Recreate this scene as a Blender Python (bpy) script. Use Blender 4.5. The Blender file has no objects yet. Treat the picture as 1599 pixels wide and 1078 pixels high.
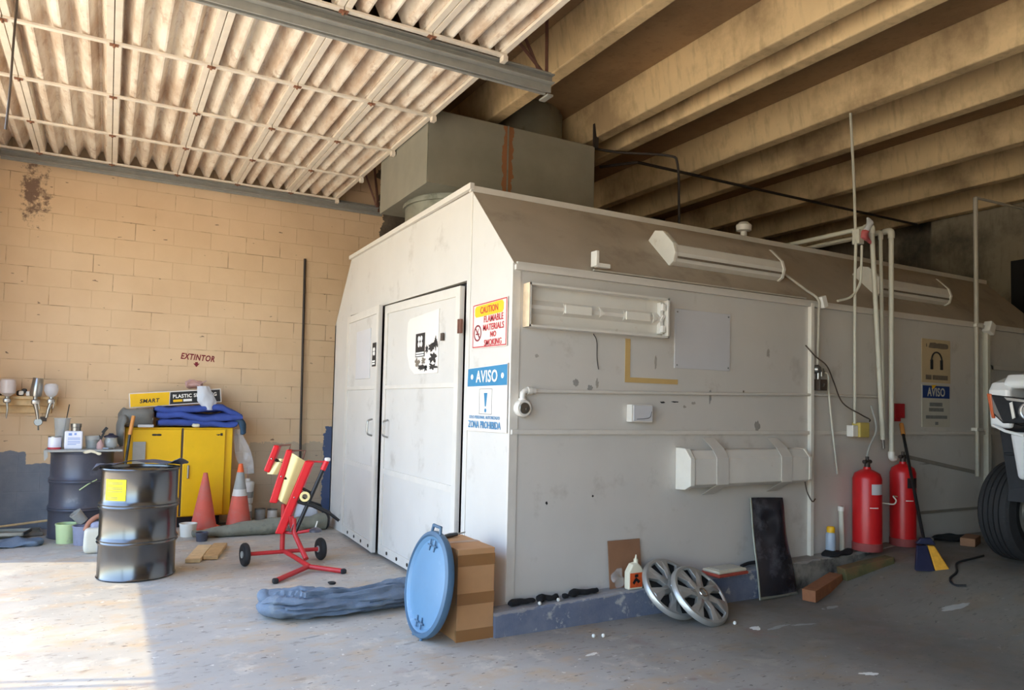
import bpy, bmesh, math, random
from mathutils import Vector, Matrix, Euler, noise as mnoise
random.seed(7)
S = bpy.context.scene
COL = S.collection
rad = math.radians

# ------------------------------------------------------------------ camera
F_PX, CYP = 1134.86, 581.63
yaw, pitch, roll = rad(60.969), rad(2.630), rad(1.287)
fwd = Vector((math.cos(yaw)*math.cos(pitch), math.sin(yaw)*math.cos(pitch), math.sin(pitch)))
rgt = Vector((math.sin(yaw), -math.cos(yaw), 0))
upv = rgt.cross(fwd)
r2 = math.cos(roll)*rgt + math.sin(roll)*upv
u2 = -math.sin(roll)*rgt + math.cos(roll)*upv
cam_data = bpy.data.cameras.new('camera'); cam = bpy.data.objects.new('camera', cam_data); COL.objects.link(cam)
mw = Matrix.Identity(4)
for i in range(3):
    mw[i][0] = r2[i]; mw[i][1] = u2[i]; mw[i][2] = -fwd[i]
mw[2][3] = 1.45
cam.matrix_world = mw
cam_data.sensor_width = 36; cam_data.lens = F_PX/1599*36
cam_data.shift_y = (CYP-539)/1599
cam_data.clip_start = 0.05
S.camera = cam

# ------------------------------------------------------------------ light and exposure
W = bpy.data.worlds.new('world'); S.world = W; W.use_nodes = True
wn = W.node_tree.nodes; wl = W.node_tree.links
for n in list(wn): wn.remove(n)
sky = wn.new('ShaderNodeTexSky'); sky.sky_type = 'NISHITA'; sky.sun_disc = False
sky.sun_elevation = rad(63); sky.sun_rotation = rad(0); sky.air_density = 1.2; sky.dust_density = 2.0
bg = wn.new('ShaderNodeBackground'); bg.inputs['Strength'].default_value = 0.98
wo = wn.new('ShaderNodeOutputWorld')
wl.new(sky.outputs[0], bg.inputs[0]); wl.new(bg.outputs[0], wo.inputs[0])
sun = bpy.data.lights.new('sun', 'SUN'); sun.energy = 2.3; sun.angle = rad(0.6); sun.color = (1.0, 0.82, 0.46)
sun_o = bpy.data.objects.new('sun', sun); COL.objects.link(sun_o)
SUN_DIR = Vector((math.cos(rad(63))*0.933, math.cos(rad(63))*-0.359, -math.sin(rad(63))))   # direction the light travels
sun_o.rotation_euler = SUN_DIR.to_track_quat('-Z', 'Y').to_euler(); sun_o.location = (-8, 3, 12)
S.view_settings.view_transform = 'Standard'; S.view_settings.look = 'None'
S.view_settings.gamma = 1.0; S.view_settings.use_curve_mapping = False
S.view_settings.exposure = 0.44
S.cycles.max_bounces = 14; S.cycles.diffuse_bounces = 10; S.cycles.glossy_bounces = 5
S.cycles.transmission_bounces = 8; S.cycles.transparent_max_bounces = 8
S.cycles.caustics_reflective = False; S.cycles.caustics_refractive = False
S.cycles.sample_clamp_indirect = 8.0

# ------------------------------------------------------------------ materials
def lin(c):
    return tuple(((v/255)/12.92 if v/255 <= .04045 else ((v/255+.055)/1.055)**2.4) for v in c)+(1,)
class NT:
    def __init__(s, name):
        s.m = bpy.data.materials.new(name); s.m.use_nodes = True
        s.n = s.m.node_tree.nodes; s.l = s.m.node_tree.links
        s.b = s.n['Principled BSDF']; s.co = s.n.new('ShaderNodeTexCoord').outputs['Object']
    def noise(s, scale, detail=4, rough=.55, vec=None, dist=0):
        t = s.n.new('ShaderNodeTexNoise'); t.inputs['Scale'].default_value = scale; t.inputs['Detail'].default_value = detail
        t.inputs['Roughness'].default_value = rough; t.inputs['Distortion'].default_value = dist
        s.l.new(vec or s.co, t.inputs['Vector']); return t.outputs['Fac']
    def ramp(s, fac, a, b, ca=(0,0,0,1), cb=(1,1,1,1)):
        r = s.n.new('ShaderNodeValToRGB'); r.color_ramp.elements[0].position = a; r.color_ramp.elements[1].position = b
        r.color_ramp.elements[0].color = ca; r.color_ramp.elements[1].color = cb
        s.l.new(fac, r.inputs[0]); return r.outputs[0]
    def mix(s, fac, a, b, mode='MIX'):
        x = s.n.new('ShaderNodeMix'); x.data_type = 'RGBA'; x.blend_type = mode
        for k, v in ((0, fac), (6, a), (7, b)):
            if hasattr(v, 'is_linked') or isinstance(v, bpy.types.NodeSocket): s.l.new(v, x.inputs[k])
            else: x.inputs[k].default_value = v
        return x.outputs[2]
    def math(s, op, a, b=0.0, c=None):
        x = s.n.new('ShaderNodeMath'); x.operation = op
        for k, v in ((0, a), (1, b), (2, c)):
            if v is None: continue
            if isinstance(v, bpy.types.NodeSocket): s.l.new(v, x.inputs[k])
            else: x.inputs[k].default_value = v
        return x.outputs[0]
    def sep(s, v=None):
        x = s.n.new('ShaderNodeSeparateXYZ'); s.l.new(v or s.co, x.inputs[0]); return x.outputs
    def comb(s, *a):
        x = s.n.new('ShaderNodeCombineXYZ')
        for k, v in enumerate(a):
            if isinstance(v, bpy.types.NodeSocket): s.l.new(v, x.inputs[k])
            else: x.inputs[k].default_value = v
        return x.outputs[0]
    def scale(s, sx, sy, sz, rot=(0,0,0)):
        x = s.n.new('ShaderNodeMapping'); s.l.new(s.co, x.inputs[0]); x.inputs['Scale'].default_value = (sx, sy, sz)
        x.inputs['Rotation'].default_value = rot; return x.outputs[0]
    def bump(s, h, strength=.3, dist=.01):
        x = s.n.new('ShaderNodeBump'); x.inputs['Strength'].default_value = strength; x.inputs['Distance'].default_value = dist
        s.l.new(h, x.inputs['Height']); s.l.new(x.outputs[0], s.b.inputs['Normal'])
    def base(s, c):
        if isinstance(c, bpy.types.NodeSocket): s.l.new(c, s.b.inputs['Base Color'])
        else: s.b.inputs['Base Color'].default_value = c
def mul(c, k): return (c[0]*k, c[1]*k, c[2]*k, 1)
def mat(name, rgb, rough=.6, metal=0, var=.10, vs=6, bump=0, bs=60, dirt=None, alpha=1, trans=0, spec=.5, sub=0):
    t = NT(name); c = lin(rgb)
    f = t.noise(vs, 5)
    col = t.mix(t.ramp(f, .3, .7), mul(c, 1-var), mul(c, 1+var*.6))
    if dirt:
        drgb, amt, ds = dirt
        col = t.mix(t.ramp(t.noise(ds, 6, .65), 1-amt-.12, 1-amt+.06), col, lin(drgb))
    t.base(col)
    t.b.inputs['Roughness'].default_value = rough; t.b.inputs['Metallic'].default_value = metal
    t.b.inputs['Specular IOR Level'].default_value = spec
    if bump: t.bump(t.noise(bs, 4), bump, .01)
    if spec > .9: t.b.inputs['IOR'].default_value = 1.72
    if alpha < 1: t.b.inputs['Alpha'].default_value = alpha
    if trans: t.b.inputs['Transmission Weight'].default_value = trans
    return t.m
M = {}
def mk(name, *a, **k): M[name] = mat(name, *a, **k)
mk('booth', (204,200,194), .55, var=.04, vs=2.5, dirt=((176,170,162), .30, 3.0), bump=.03, bs=30)
mk('booth_trim', (210,205,197), .5, var=.05, vs=8)
mk('roof_dust', (176,164,148), .85, var=.08, vs=2.5, dirt=((150,138,122), .35, 2.0))
mk('white_paint', (230,226,216), .45, var=.05, vs=8, dirt=((196,184,164), .25, 12))
mk('white_plastic', (232,230,224), .4, var=.04, vs=10)
mk('fixture', (222,218,210), .42, var=.04, vs=6, dirt=((176,160,138), .22, 9))
mk('cream', (226,212,182), .5, var=.06, vs=5, dirt=((170,150,120), .22, 8))
mk('galv', (150,152,140), .5, .55, var=.12, vs=5, dirt=((110,112,100), .35, 4))
mk('steel', (150,148,144), .32, .9, var=.12, vs=12, dirt=((95,88,80), .25, 15))
mk('dark_steel', (70,62,58), .55, .5, var=.15, vs=14)
mk('track', (152,152,146), .5, .0, var=.12, vs=9)
mk('redox', (122,84,70), .75, .1, var=.18, vs=14)
mk('black_gloss', (16,16,18), .22, 0, var=.1, vs=10, spec=.95)
mk('drum_grey', (78,80,92), .38, .2, var=.15, vs=7, dirt=((120,120,128), .28, 5))
mk('black_plastic', (24,24,26), .45, var=.15, vs=12)
mk('black_cloth', (22,21,24), .9, var=.3, vs=40, bump=.3, bs=90)
mk('black_rubber', (30,30,32), .75, var=.2, vs=30)
mk('tyre', (38,38,40), .8, var=.2, vs=25, dirt=((84,80,76), .25, 14))
mk('yellow', (236,186,16), .38, var=.07, vs=4, dirt=((190,150,30), .2, 6))
mk('label_yellow', (248,232,30), .55, var=.02)
mk('scuff_light', (164,158,150), .7, var=.1, vs=30)
mk('scuff_grey', (148,146,142), .7, var=.1, vs=30)
mk('sheet_grey', (72,78,94), .5, var=.2, vs=9)
mk('rust_tan', (220,196,164), .6, var=.15, vs=14)
mk('wood', (196,160,112), .7, var=.2, vs=18)
mk('wood_pale', (220,190,144), .75, var=.15, vs=14, dirt=((150,124,92), .25, 9))
mk('wood_orange', (206,140,70), .55, var=.12, vs=14)
mk('wood_red', (150,96,62), .75, var=.2, vs=16)
mk('moss_wood', (92,88,54), .9, var=.3, vs=14, dirt=((112,82,52), .4, 7))
mk('card', (186,140,96), .8, var=.05, vs=12)
mk('card_tape', (150,106,64), .35, var=.05, vs=10)
mk('card_dark', (146,106,78), .85, var=.08, vs=8)
mk('tape', (200,168,110), .6, var=.06, vs=14)
mk('lid_blue', (98,136,168), .38, var=.05, vs=5, dirt=((150,178,196), .25, 7))
mk('lid_rim', (74,104,130), .5, var=.1, vs=8)
mk('blanket', (104,117,134), .95, var=.14, vs=9, bump=.5, bs=40, dirt=((120,128,132), .3, 6))
mk('blue_cloth', (60,82,158), .95, var=.14, vs=9, bump=.4, bs=50)
mk('teal_cloth', (58,84,108), .95, var=.18, vs=9, bump=.4, bs=50)
mk('grey_cloth', (118,118,114), .95, var=.15, vs=8, bump=.4, bs=50)
mk('grey_roll', (132,132,118), .9, var=.18, vs=6, bump=.5, bs=26, dirt=((100,100,92), .35, 7))
mk('red_paint', (226,22,34), .38, var=.05, vs=7)
mk('red_tube', (190,44,48), .42, var=.08, vs=9)
mk('reflector', (226,204,142), .35, .25, var=.06, vs=6)
mk('ext_red', (200,28,34), .35, var=.08, vs=8, dirt=((160,62,60), .2, 5))
mk('ext_base', (150,70,68), .7, var=.15, vs=12)
mk('cone', (214,98,80), .7, var=.1, vs=7, dirt=((196,110,98), .45, 5))
mk('cone_orange', (240,104,50), .6, var=.06, vs=9)
mk('cone_grey', (160,160,156), .6, var=.1, vs=10)
mk('cone_white', (214,210,204), .5, var=.08, vs=10)
mk('hubcap', (184,184,180), .34, .6, var=.06, vs=9)
mk('hub_dark', (34,34,36), .7, var=.2, vs=12)
mk('panel_black', (50,48,54), .25, .2, var=.3, vs=5, dirt=((104,104,112), .40, 3))
def m_curb():
    t = NT('curb'); x, y, z = t.sep()
    c = t.mix(t.ramp(t.noise(7, 5, .6), .3, .7), lin((96,106,130)), lin((124,130,146)))
    c = t.mix(t.math('MULTIPLY', t.ramp(t.noise(11, 7, .7), .56, .64), .8), c, lin((184,184,182)))
    bare = t.ramp(t.math('ADD', x, t.math('MULTIPLY', t.noise(4, 5, .65), .9)), .0, 1.0)
    far = t.math('GREATER_THAN', t.math('ADD', x, t.math('MULTIPLY', t.noise(5, 5, .65), .8)), 5.2)
    c = t.mix(far, c, t.mix(t.ramp(t.noise(6, 6, .65), .38, .62), lin((70,68,66)), lin((140,136,128))))
    c = t.mix(t.math('MULTIPLY', t.math('GREATER_THAN', t.math('ADD', z, t.math('MULTIPLY', t.math('SUBTRACT', t.noise(9, 4), .5), .06)), t.math('ADD', .142, t.math('MULTIPLY', t.math('SUBTRACT', x, 2.3), .03))), .55), c, lin((168,164,158)))
    t.base(c); t.b.inputs['Roughness'].default_value = .85; t.bump(t.noise(30, 5), .5, .01); M['curb'] = t.m
m_curb()
mk('dark_trim', (146,140,130), .6, var=.1, vs=9)
#
mk('sign_white', (222,216,210), .4, var=.03, vs=8)
mk('sign_pale', (236,214,206), .4, var=.03, vs=8)
mk('sign_red', (186,40,52), .5, var=.06)
mk('sign_yellow', (246,190,30), .45, var=.04)
mk('sign_blue', (44,126,170), .4, var=.05, vs=10)
mk('sign_text_blue', (62,132,178), .5, var=.05, vs=30, dirt=((190,200,206), .22, 60))
mk('sign_dark_blue', (30,58,120), .45, var=.1)
mk('sign_tan', (196,176,140), .6, var=.06)
mk('sign_grey', (196,192,178), .6, var=.06)
mk('smear', (120,108,94), .7, var=.2, vs=30)
mk('smear_grey', (128,128,124), .7, var=.2, vs=30)
mk('ink', (32,32,34), .5, var=.1, vs=20)
mk('ink_white', (238,236,230), .5, var=.02)
mk('maroon', (128,34,46), .7, var=.2, vs=40)
mk('paper', (224,217,210), .6, var=.02, vs=4)
mk('panel_pale', (202,202,206), .35, var=.03, vs=4)
mk('car_white', (236,238,240), .18, var=.01, spec=.6)
mk('car_liner', (34,36,42), .7, var=.25, vs=8)
mk('car_glass', (20,24,28), .06, var=.0, spec=.8)
mk('foam', (216,218,222), .6, var=.04, vs=9, bump=.25, bs=14)
mk('lamp_amber', (206,104,64), .2, var=.05)
mk('lamp_dark', (52,54,58), .15, .3, var=.15, vs=18)
mk('chrome', (210,210,212), .12, .95, var=.04)
mk('brown_box', (74,62,54), .5, var=.15, vs=15)
mk('box_yellow', (198,178,96), .6, var=.12, vs=14)
mk('alarm_red', (168,22,34), .45, var=.08, vs=14)
mk('bag', (226,230,238), .25, var=.05, vs=12, alpha=.55, bump=.6, bs=24)
mk('bag_faint', (214,214,214), .25, var=.05, vs=12, alpha=.28, bump=.6, bs=24)
mk('clear_cup', (196,204,206), .2, var=.05, vs=12, alpha=.36)
mk('pink_bag', (206,168,164), .5, var=.12, vs=14, alpha=.8)
mk('bucket_green', (196,214,160), .5, var=.08, vs=9, dirt=((160,164,150), .3, 8))
mk('bucket_grey', (142,144,166), .5, var=.14, vs=7, dirt=((110,98,104), .35, 6))
mk('jug', (214,208,190), .5, var=.08, vs=7, dirt=((176,180,200), .35, 6))
mk('jug_rust', (160,108,84), .6, var=.12, vs=8)
mk('can_label', (226,228,240), .4, var=.03)
mk('can_blue', (120,150,210), .45, var=.05)
mk('can_red', (196,60,70), .45, var=.05)
mk('bottle', (238,232,206), .4, var=.03)
mk('bottle_label', (232,100,48), .45, var=.08, vs=24, dirt=((196,60,40), .35, 30))
mk('gun_silver', (176,172,166), .3, .85, var=.1, vs=20)
mk('gun_cup', (214,204,202), .3, var=.06, vs=12)
mk('aluminium', (170,170,168), .28, .9, var=.08, vs=12)
mk('can_spray', (170,186,206), .35, var=.06)
mk('navy', (28,32,62), .6, var=.15, vs=20)
mk('straw', (226,164,52), .8, var=.15, vs=40)
mk('stool_red', (190,96,98), .6, var=.15, vs=18)
mk('cord_white', (214,212,200), .55, var=.06)
mk('pvc', (206,204,190), .5, var=.07, vs=10, dirt=((164,158,140), .25, 9))
mk('conduit', (186,180,166), .5, .15, var=.1, vs=10)
mk('paint_fleck', (236,234,226), .7, var=.05)
mk('filter_card', (214,206,182), .7, var=.06, vs=14)
mk('filter_red', (178,76,60), .7, var=.1, vs=14)

# beam / slab concrete
def concrete(name, rgb, stain, amt=.35):
    t = NT(name)
    a = t.mix(t.ramp(t.noise(1.6, 6, .6), .35, .7), lin(rgb), mul(lin(rgb), 1.18))
    st = t.scale(.5, .5, 3.0)
    a = t.mix(t.math('MULTIPLY', t.ramp(t.noise(1.1, 7, .65), .48, .66), amt), a, lin(stain))
    streak = t.noise(5, 5, .6, t.scale(3, 3, .5))
    a = t.mix(t.math('MULTIPLY', t.ramp(streak, .52, .72), .35), a, lin(stain))
    t.base(a); t.b.inputs['Roughness'].default_value = .85
    t.bump(t.noise(25, 6), .15, .01); M[name] = t.m
concrete('beam', (212,186,142), (128,104,76), .65)
concrete('slab', (150,122,90), (110,86,62), .5)
concrete('back_wall', (160,150,128), (74,70,62), .8)  # strong dark blotches and streaks on the far wall
concrete('front_wall', (214,190,150), (180,150,110), .3)

def m_floor():
    t = NT('floor'); x, y, z = t.sep()
    c = t.mix(t.ramp(t.noise(.9, 8, .62), .32, .70), lin((164,160,154)), lin((194,188,178)))
    c = t.mix(t.math('MULTIPLY', t.ramp(t.noise(2.6, 7, .65, t.scale(1,1.6,1)), .50, .66), .55), c, lin((196,164,122)))
    c = t.mix(t.math('MULTIPLY', t.ramp(t.noise(3.4, 8, .7), .56, .66), .6), c, lin((214,204,188)))
    c = t.mix(t.math('MULTIPLY', t.ramp(t.noise(7.0, 6, .65, t.scale(1,2.4,1)), .58, .66), .45), c, lin((120,108,98)))
    c = t.mix(t.math('MULTIPLY', t.ramp(t.noise(16, 3, .5, t.scale(1,2.2,1)), .665, .69), .8), c, lin((84,76,70)))
    c = t.mix(t.math('MULTIPLY', t.ramp(t.noise(22, 2, .5), .70, .72), .7), c, lin((226,222,212)))
    # slab darkens further inside: part grime, part dimmer light painted in
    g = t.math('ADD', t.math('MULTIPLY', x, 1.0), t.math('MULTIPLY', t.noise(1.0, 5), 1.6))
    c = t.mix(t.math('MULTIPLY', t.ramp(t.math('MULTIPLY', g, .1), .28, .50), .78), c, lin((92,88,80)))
    c = t.mix(t.math('MULTIPLY', t.ramp(t.noise(1.9, 5, .6), .62, .74), .5), c, lin((140,96,86)))
    t.base(c); t.b.inputs['Roughness'].default_value = .62
    t.l.new(t.ramp(t.noise(3, 5), .3, .7, (.45,)*3+(1,), (.8,)*3+(1,)), t.b.inputs['Roughness'])
    t.bump(t.noise(18, 8, .6), .12, .01); M['floor'] = t.m
m_floor()
def m_wall():
    t = NT('block_wall'); x, y, z = t.sep()
    v = t.comb(x, z, 0.0)
    wob = t.noise(3.0, 3, .5, v)
    br = t.n.new('ShaderNodeTexBrick'); t.l.new(v, br.inputs['Vector'])
    br.offset = .5; br.inputs['Scale'].default_value = 1; br.inputs['Brick Width'].default_value = .406; br.inputs['Row Height'].default_value = .2032
    br.inputs['Mortar Size'].default_value = .006; br.inputs['Mortar Smooth'].default_value = .6; br.inputs['Bias'].default_value = 0
    br.inputs['Color1'].default_value = (.40,.40,.40,1); br.inputs['Color2'].default_value = (.62,.62,.62,1); br.inputs['Mortar'].default_value = (.5,.5,.5,1)
    fac = br.outputs['Fac']
    c = t.mix(t.ramp(t.noise(1.3, 6, .6), .3, .7), lin((212,182,146)), lin((228,200,164)))
    c = t.mix(.22, c, t.mix(br.outputs['Color'], lin((192,160,124)), lin((234,208,176))))
    crack = t.math('MULTIPLY', fac, t.ramp(t.noise(2.3, 4, .6, v), .52, .62))
    c = t.mix(t.math('MULTIPLY', fac, .18), c, lin((178,140,100)))
    c = t.mix(t.math('MULTIPLY', crack, .55), c, lin((120,88,66)))
    hole = t.ramp(t.noise(9, 2, .4, t.comb(x, t.math('MULTIPLY', z, 2.6), 1.0)), .735, .76)
    c = t.mix(t.math('MULTIPLY', hole, .8), c, lin((96,74,64)))
    # old grey-blue dado paint, ragged upper edge stepping with the courses
    n1 = t.math('MULTIPLY', t.math('SUBTRACT', t.noise(6, 4, .6, v), .5), .10)
    lo = t.math('LESS_THAN', t.math('ADD', z, n1), t.math('SUBTRACT', .84, t.math('MULTIPLY', t.math('GREATER_THAN', t.math('ADD', x, n1), -.74), .14)))
    lo = t.math('MULTIPLY', lo, t.math('LESS_THAN', x, .1))
    dado = t.mix(t.ramp(t.noise(4, 5, .6, v), .3, .7), lin((112,119,132)), lin((136,140,150)))
    c = t.mix(lo, c, dado)
    n2 = t.math('MULTIPLY', t.math('SUBTRACT', t.noise(9, 4, .6, v), .5), .16)
    ro = t.math('MULTIPLY', t.math('GREATER_THAN', t.math('ADD', x, n2), 2.46), t.math('LESS_THAN', t.math('ADD', z, n2), 1.12))
    ro = t.math('MULTIPLY', ro, t.math('LESS_THAN', x, 3.0))
    c = t.mix(ro, c, lin((84,98,132)))
    pa = t.math('MULTIPLY', t.math('GREATER_THAN', t.math('ADD', x, n2), 1.55), t.math('LESS_THAN', t.math('ADD', z, n2), .92))
    pa = t.math('MULTIPLY', pa, t.math('LESS_THAN', x, 3.0)); pa = t.math('MULTIPLY', pa, t.math('SUBTRACT', 1.0, ro))
    c = t.mix(t.math('MULTIPLY', pa, .5), c, lin((150,146,138)))
    # broken, sooty spot up at the left
    dx = t.math('MULTIPLY', t.math('ADD', x, .79), 1.0); dz = t.math('MULTIPLY', t.math('SUBTRACT', z, 3.66), .42)
    d2 = t.math('ADD', t.math('POWER', dx, 2), t.math('POWER', dz, 2))
    d2 = t.math('ADD', t.math('SQRT', d2), t.math('MULTIPLY', t.math('SUBTRACT', t.noise(10, 6, .75, v), .5), .62))
    spot = t.math('SUBTRACT', 1.0, t.ramp(d2, .06, .13))
    c = t.mix(t.math('MULTIPLY', spot, .85), c, lin((104,78,70)))
    # paint stops beyond the overhead door; wall colour darkened there to deepen the gloom
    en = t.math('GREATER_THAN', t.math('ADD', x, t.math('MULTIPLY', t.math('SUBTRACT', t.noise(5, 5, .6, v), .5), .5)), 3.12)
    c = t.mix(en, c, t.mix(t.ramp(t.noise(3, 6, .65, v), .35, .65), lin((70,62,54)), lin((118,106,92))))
    t.base(c); t.b.inputs['Roughness'].default_value = .8
    h = t.math('ADD', t.math('MULTIPLY', fac, -1.0), t.math('MULTIPLY', t.noise(30, 5, .6), .35))
    t.bump(h, .35, .008); M['block_wall'] = t.m
m_wall()
def m_door():
    t = NT('door_sheet')
    c = t.mix(t.ramp(t.noise(4, 7, .68, t.scale(1,.35,1)), .40, .66), lin((238,230,216)), lin((196,172,148)))
    c = t.mix(t.math('MULTIPLY', t.ramp(t.noise(13, 6, .7, t.scale(1,.5,1)), .55, .66), .55), c, lin((166,134,106)))
    t.base(c); t.b.inputs['Roughness'].default_value = .5; M['door_sheet'] = t.m
m_door()
mk('door_frame', (232,222,206), .5, var=.08, vs=8, dirt=((196,168,138), .25, 12))
mk('door_rust', (150,104,80), .6, .2, var=.2, vs=30)
def m_duct():
    t = NT('duct_steel'); x, y, z = t.sep()
    c = t.mix(t.ramp(t.noise(2.2, 6, .6), .3, .7), lin((138,138,126)), lin((156,153,140)))
    n = t.math('MULTIPLY', t.math('SUBTRACT', t.noise(7, 5, .6), .5), .14)
    m = t.math('LESS_THAN', t.math('ABSOLUTE', t.math('ADD', t.math('SUBTRACT', x, 3.34-2.5), n)), .05)
    m = t.math('MULTIPLY', m, t.math('LESS_THAN', y, .05)); m = t.math('MULTIPLY', m, t.math('GREATER_THAN', t.math('ADD', z, n), .12))
    c = t.mix(t.math('MULTIPLY', m, .9), c, lin((160,104,66)))
    t.base(c); t.b.inputs['Roughness'].default_value = .55; t.b.inputs['Metallic'].default_value = .25; M['duct_steel'] = t.m
m_duct()
mk('pavement', (226,208,176), .85, var=.1, vs=2)

# ------------------------------------------------------------------ mesh helpers
V = Vector
def rot(x=0, y=0, z=0): return Euler((rad(x), rad(y), rad(z))).to_matrix()
def basis(n, up=V((0,0,1))):
    n = V(n).normalized(); x = up.cross(n)
    if x.length < 1e-5: x = V((1,0,0))
    x.normalize(); y = n.cross(x)
    return Matrix((x, y, n)).transposed()
def world_inv(o):
    m = Matrix.Identity(4)
    while o is not None:
        m = o.matrix_basis @ m; o = o.parent
    return m.inverted()
_fc = {}
class MB:
    def __init__(s): s.v = []; s.f = []; s.sm = []
    def add(s, vs, fs, smooth=False):
        b = len(s.v); s.v += [V(p) for p in vs]; s.f += [tuple(i+b for i in f) for f in fs]; s.sm += [smooth]*len(fs); return s
    def box(s, c, d, R=None):
        R = R or Matrix.Identity(3); c = V(c)
        vs = [c+R@V((sx*d[0]/2, sy*d[1]/2, sz*d[2]/2)) for sx in (-1,1) for sy in (-1,1) for sz in (-1,1)]
        return s.add(vs, [(0,1,3,2),(4,6,7,5),(0,4,5,1),(2,3,7,6),(0,2,6,4),(1,5,7,3)])
    def bb(s, a, b): return s.box([(a[i]+b[i])/2 for i in range(3)], [abs(b[i]-a[i]) for i in range(3)])
    def prism(s, poly, d):
        n = len(poly); d = V(d); p = [V(q) for q in poly]
        return s.add(p+[q+d for q in p], [tuple(range(n-1,-1,-1)), tuple(range(n,2*n))]+[(i,(i+1)%n,n+(i+1)%n,n+i) for i in range(n)])
    def tube(s, pts, r, seg=10, cap=True, smooth=True, flat=1.0, upd=None):
        pts = [V(p) for p in pts]; n = len(pts); rs = r if isinstance(r, (list, tuple)) else [r]*n
        t0 = (pts[1]-pts[0]).normalized(); a = V(upd) if upd else (V((0,0,1)) if abs(t0.z) < .9 else V((1,0,0)))
        vs = []; fs = []
        for i, p in enumerate(pts):
            t = (pts[min(i+1,n-1)]-pts[max(i-1,0)]).normalized()
            a = (a-t*a.dot(t)).normalized(); b = t.cross(a)
            for k in range(seg):
                q = 2*math.pi*k/seg; vs.append(p+a*(rs[i]*flat*math.cos(q))+b*(rs[i]*math.sin(q)))
        for i in range(n-1):
            for k in range(seg):
                k2 = (k+1)%seg; fs.append((i*seg+k, i*seg+k2, (i+1)*seg+k2, (i+1)*seg+k))
        s.add(vs, fs, smooth)
        if cap: s.f += [tuple(len(s.v)-n*seg+k for k in range(seg-1,-1,-1)), tuple(len(s.v)-seg+k for k in range(seg))]; s.sm += [False, False]
        return s
    def cyl(s, p0, p1, r, r1=None, seg=24): return s.tube([p0, p1], [r, r if r1 is None else r1], seg)
    def lathe(s, prof, c, n=(0,0,1), seg=32):
        B = basis(n); c = V(c); vs = []; fs = []; m = len(prof)
        for (r, h) in prof:
            for k in range(seg):
                q = 2*math.pi*k/seg; vs.append(c+B@V((r*math.cos(q), r*math.sin(q), h)))
        for i in range(m-1):
            for k in range(seg):
                k2 = (k+1)%seg; fs.append((i*seg+k, i*seg+k2, (i+1)*seg+k2, (i+1)*seg+k))
        return s.add(vs, fs, True)
    def grid(s, fn, nu, nv, cu=False, cv=False, smooth=True):
        U = nu if cu else nu+1; Vn = nv if cv else nv+1
        vs = [fn(i/nu, j/nv) for i in range(U) for j in range(Vn)]
        fs = [(i*Vn+j, ((i+1)%U)*Vn+j, ((i+1)%U)*Vn+(j+1)%Vn, i*Vn+(j+1)%Vn) for i in range(nu) for j in range(nv)]
        return s.add(vs, fs, smooth)
    def blob(s, c, d, R=None, e=.6, nz=0, fr=3, seed=0, nu=24, nv=14, bend=None):
        R = R or Matrix.Identity(3); c = V(c)
        pw = lambda a: math.copysign(abs(a)**e, a)
        def fn(u, v):
            a = 2*math.pi*u; b = math.pi*(v-.5)
            p = V((pw(math.cos(b))*pw(math.cos(a))*d[0]/2, pw(math.cos(b))*pw(math.sin(a))*d[1]/2, pw(math.sin(b))*d[2]/2))
            if nz: p += mnoise.noise_vector(p*fr+V((seed*7.1, seed*3.3, 0)))*nz
            if bend: p = V(bend(p))
            return c+R@p
        return s.grid(fn, nu, nv, cu=True)
    def sheet(s, fn, nu, nv, th):
        """thin closed sheet: fn(u,v)->point, thickness th along local normal"""
        g = [[V(fn(i/nu, j/nv)) for j in range(nv+1)] for i in range(nu+1)]
        top = []; bot = []
        for i in range(nu+1):
            for j in range(nv+1):
                du = g[min(i+1,nu)][j]-g[max(i-1,0)][j]; dv = g[i][min(j+1,nv)]-g[i][max(j-1,0)]
                n = du.cross(dv).normalized(); top.append(g[i][j]+n*th/2); bot.append(g[i][j]-n*th/2)
        N = (nu+1)*(nv+1); ix = lambda i, j: i*(nv+1)+j
        fs = []
        for i in range(nu):
            for j in range(nv):
                q = (ix(i,j), ix(i+1,j), ix(i+1,j+1), ix(i,j+1)); fs.append(q); fs.append(tuple(N+k for k in reversed(q)))
        ring = [ix(i,0) for i in range(nu+1)]+[ix(nu,j) for j in range(1,nv+1)]+[ix(i,nv) for i in range(nu-1,-1,-1)]+[ix(0,j) for j in range(nv-1,0,-1)]
        for a, b in zip(ring, ring[1:]+ring[:1]): fs.append((b, a, N+a, N+b))
        return s.add(top+bot, fs, True)
    def displace(s, amp, fr, seed=0, zmin=None):
        for p in s.v:
            q = mnoise.noise_vector(p*fr+V((seed*5.3, seed*2.7, seed)))*amp
            p += q
            if zmin is not None and p.z < zmin: p.z = zmin
        return s
    def text(s, st, o, u, v, h, w=None, bold=0.0, d=.0012, shear=0.0):
        key = (st, bold, shear)
        if key not in _fc:
            cu = bpy.data.curves.new('t', 'FONT'); cu.body = st; cu.offset = bold; cu.shear = shear; cu.resolution_u = 3; cu.extrude = .02; cu.space_character = 1.0+bold*4
            ob = bpy.data.objects.new('t', cu); COL.objects.link(ob)
            dg = bpy.context.evaluated_depsgraph_get(); me = bpy.data.meshes.new_from_object(ob.evaluated_get(dg))
            _fc[key] = ([tuple(p.co) for p in me.vertices], [tuple(p.vertices) for p in me.polygons])
            bpy.data.objects.remove(ob); bpy.data.curves.remove(cu); bpy.data.meshes.remove(me)
        vs, fs = _fc[key]
        x0 = min(p[0] for p in vs); x1 = max(p[0] for p in vs); y0 = min(p[1] for p in vs); y1 = max(p[1] for p in vs)
        k = h/(y1-y0); kx = (w/(x1-x0)) if w else k
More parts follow.
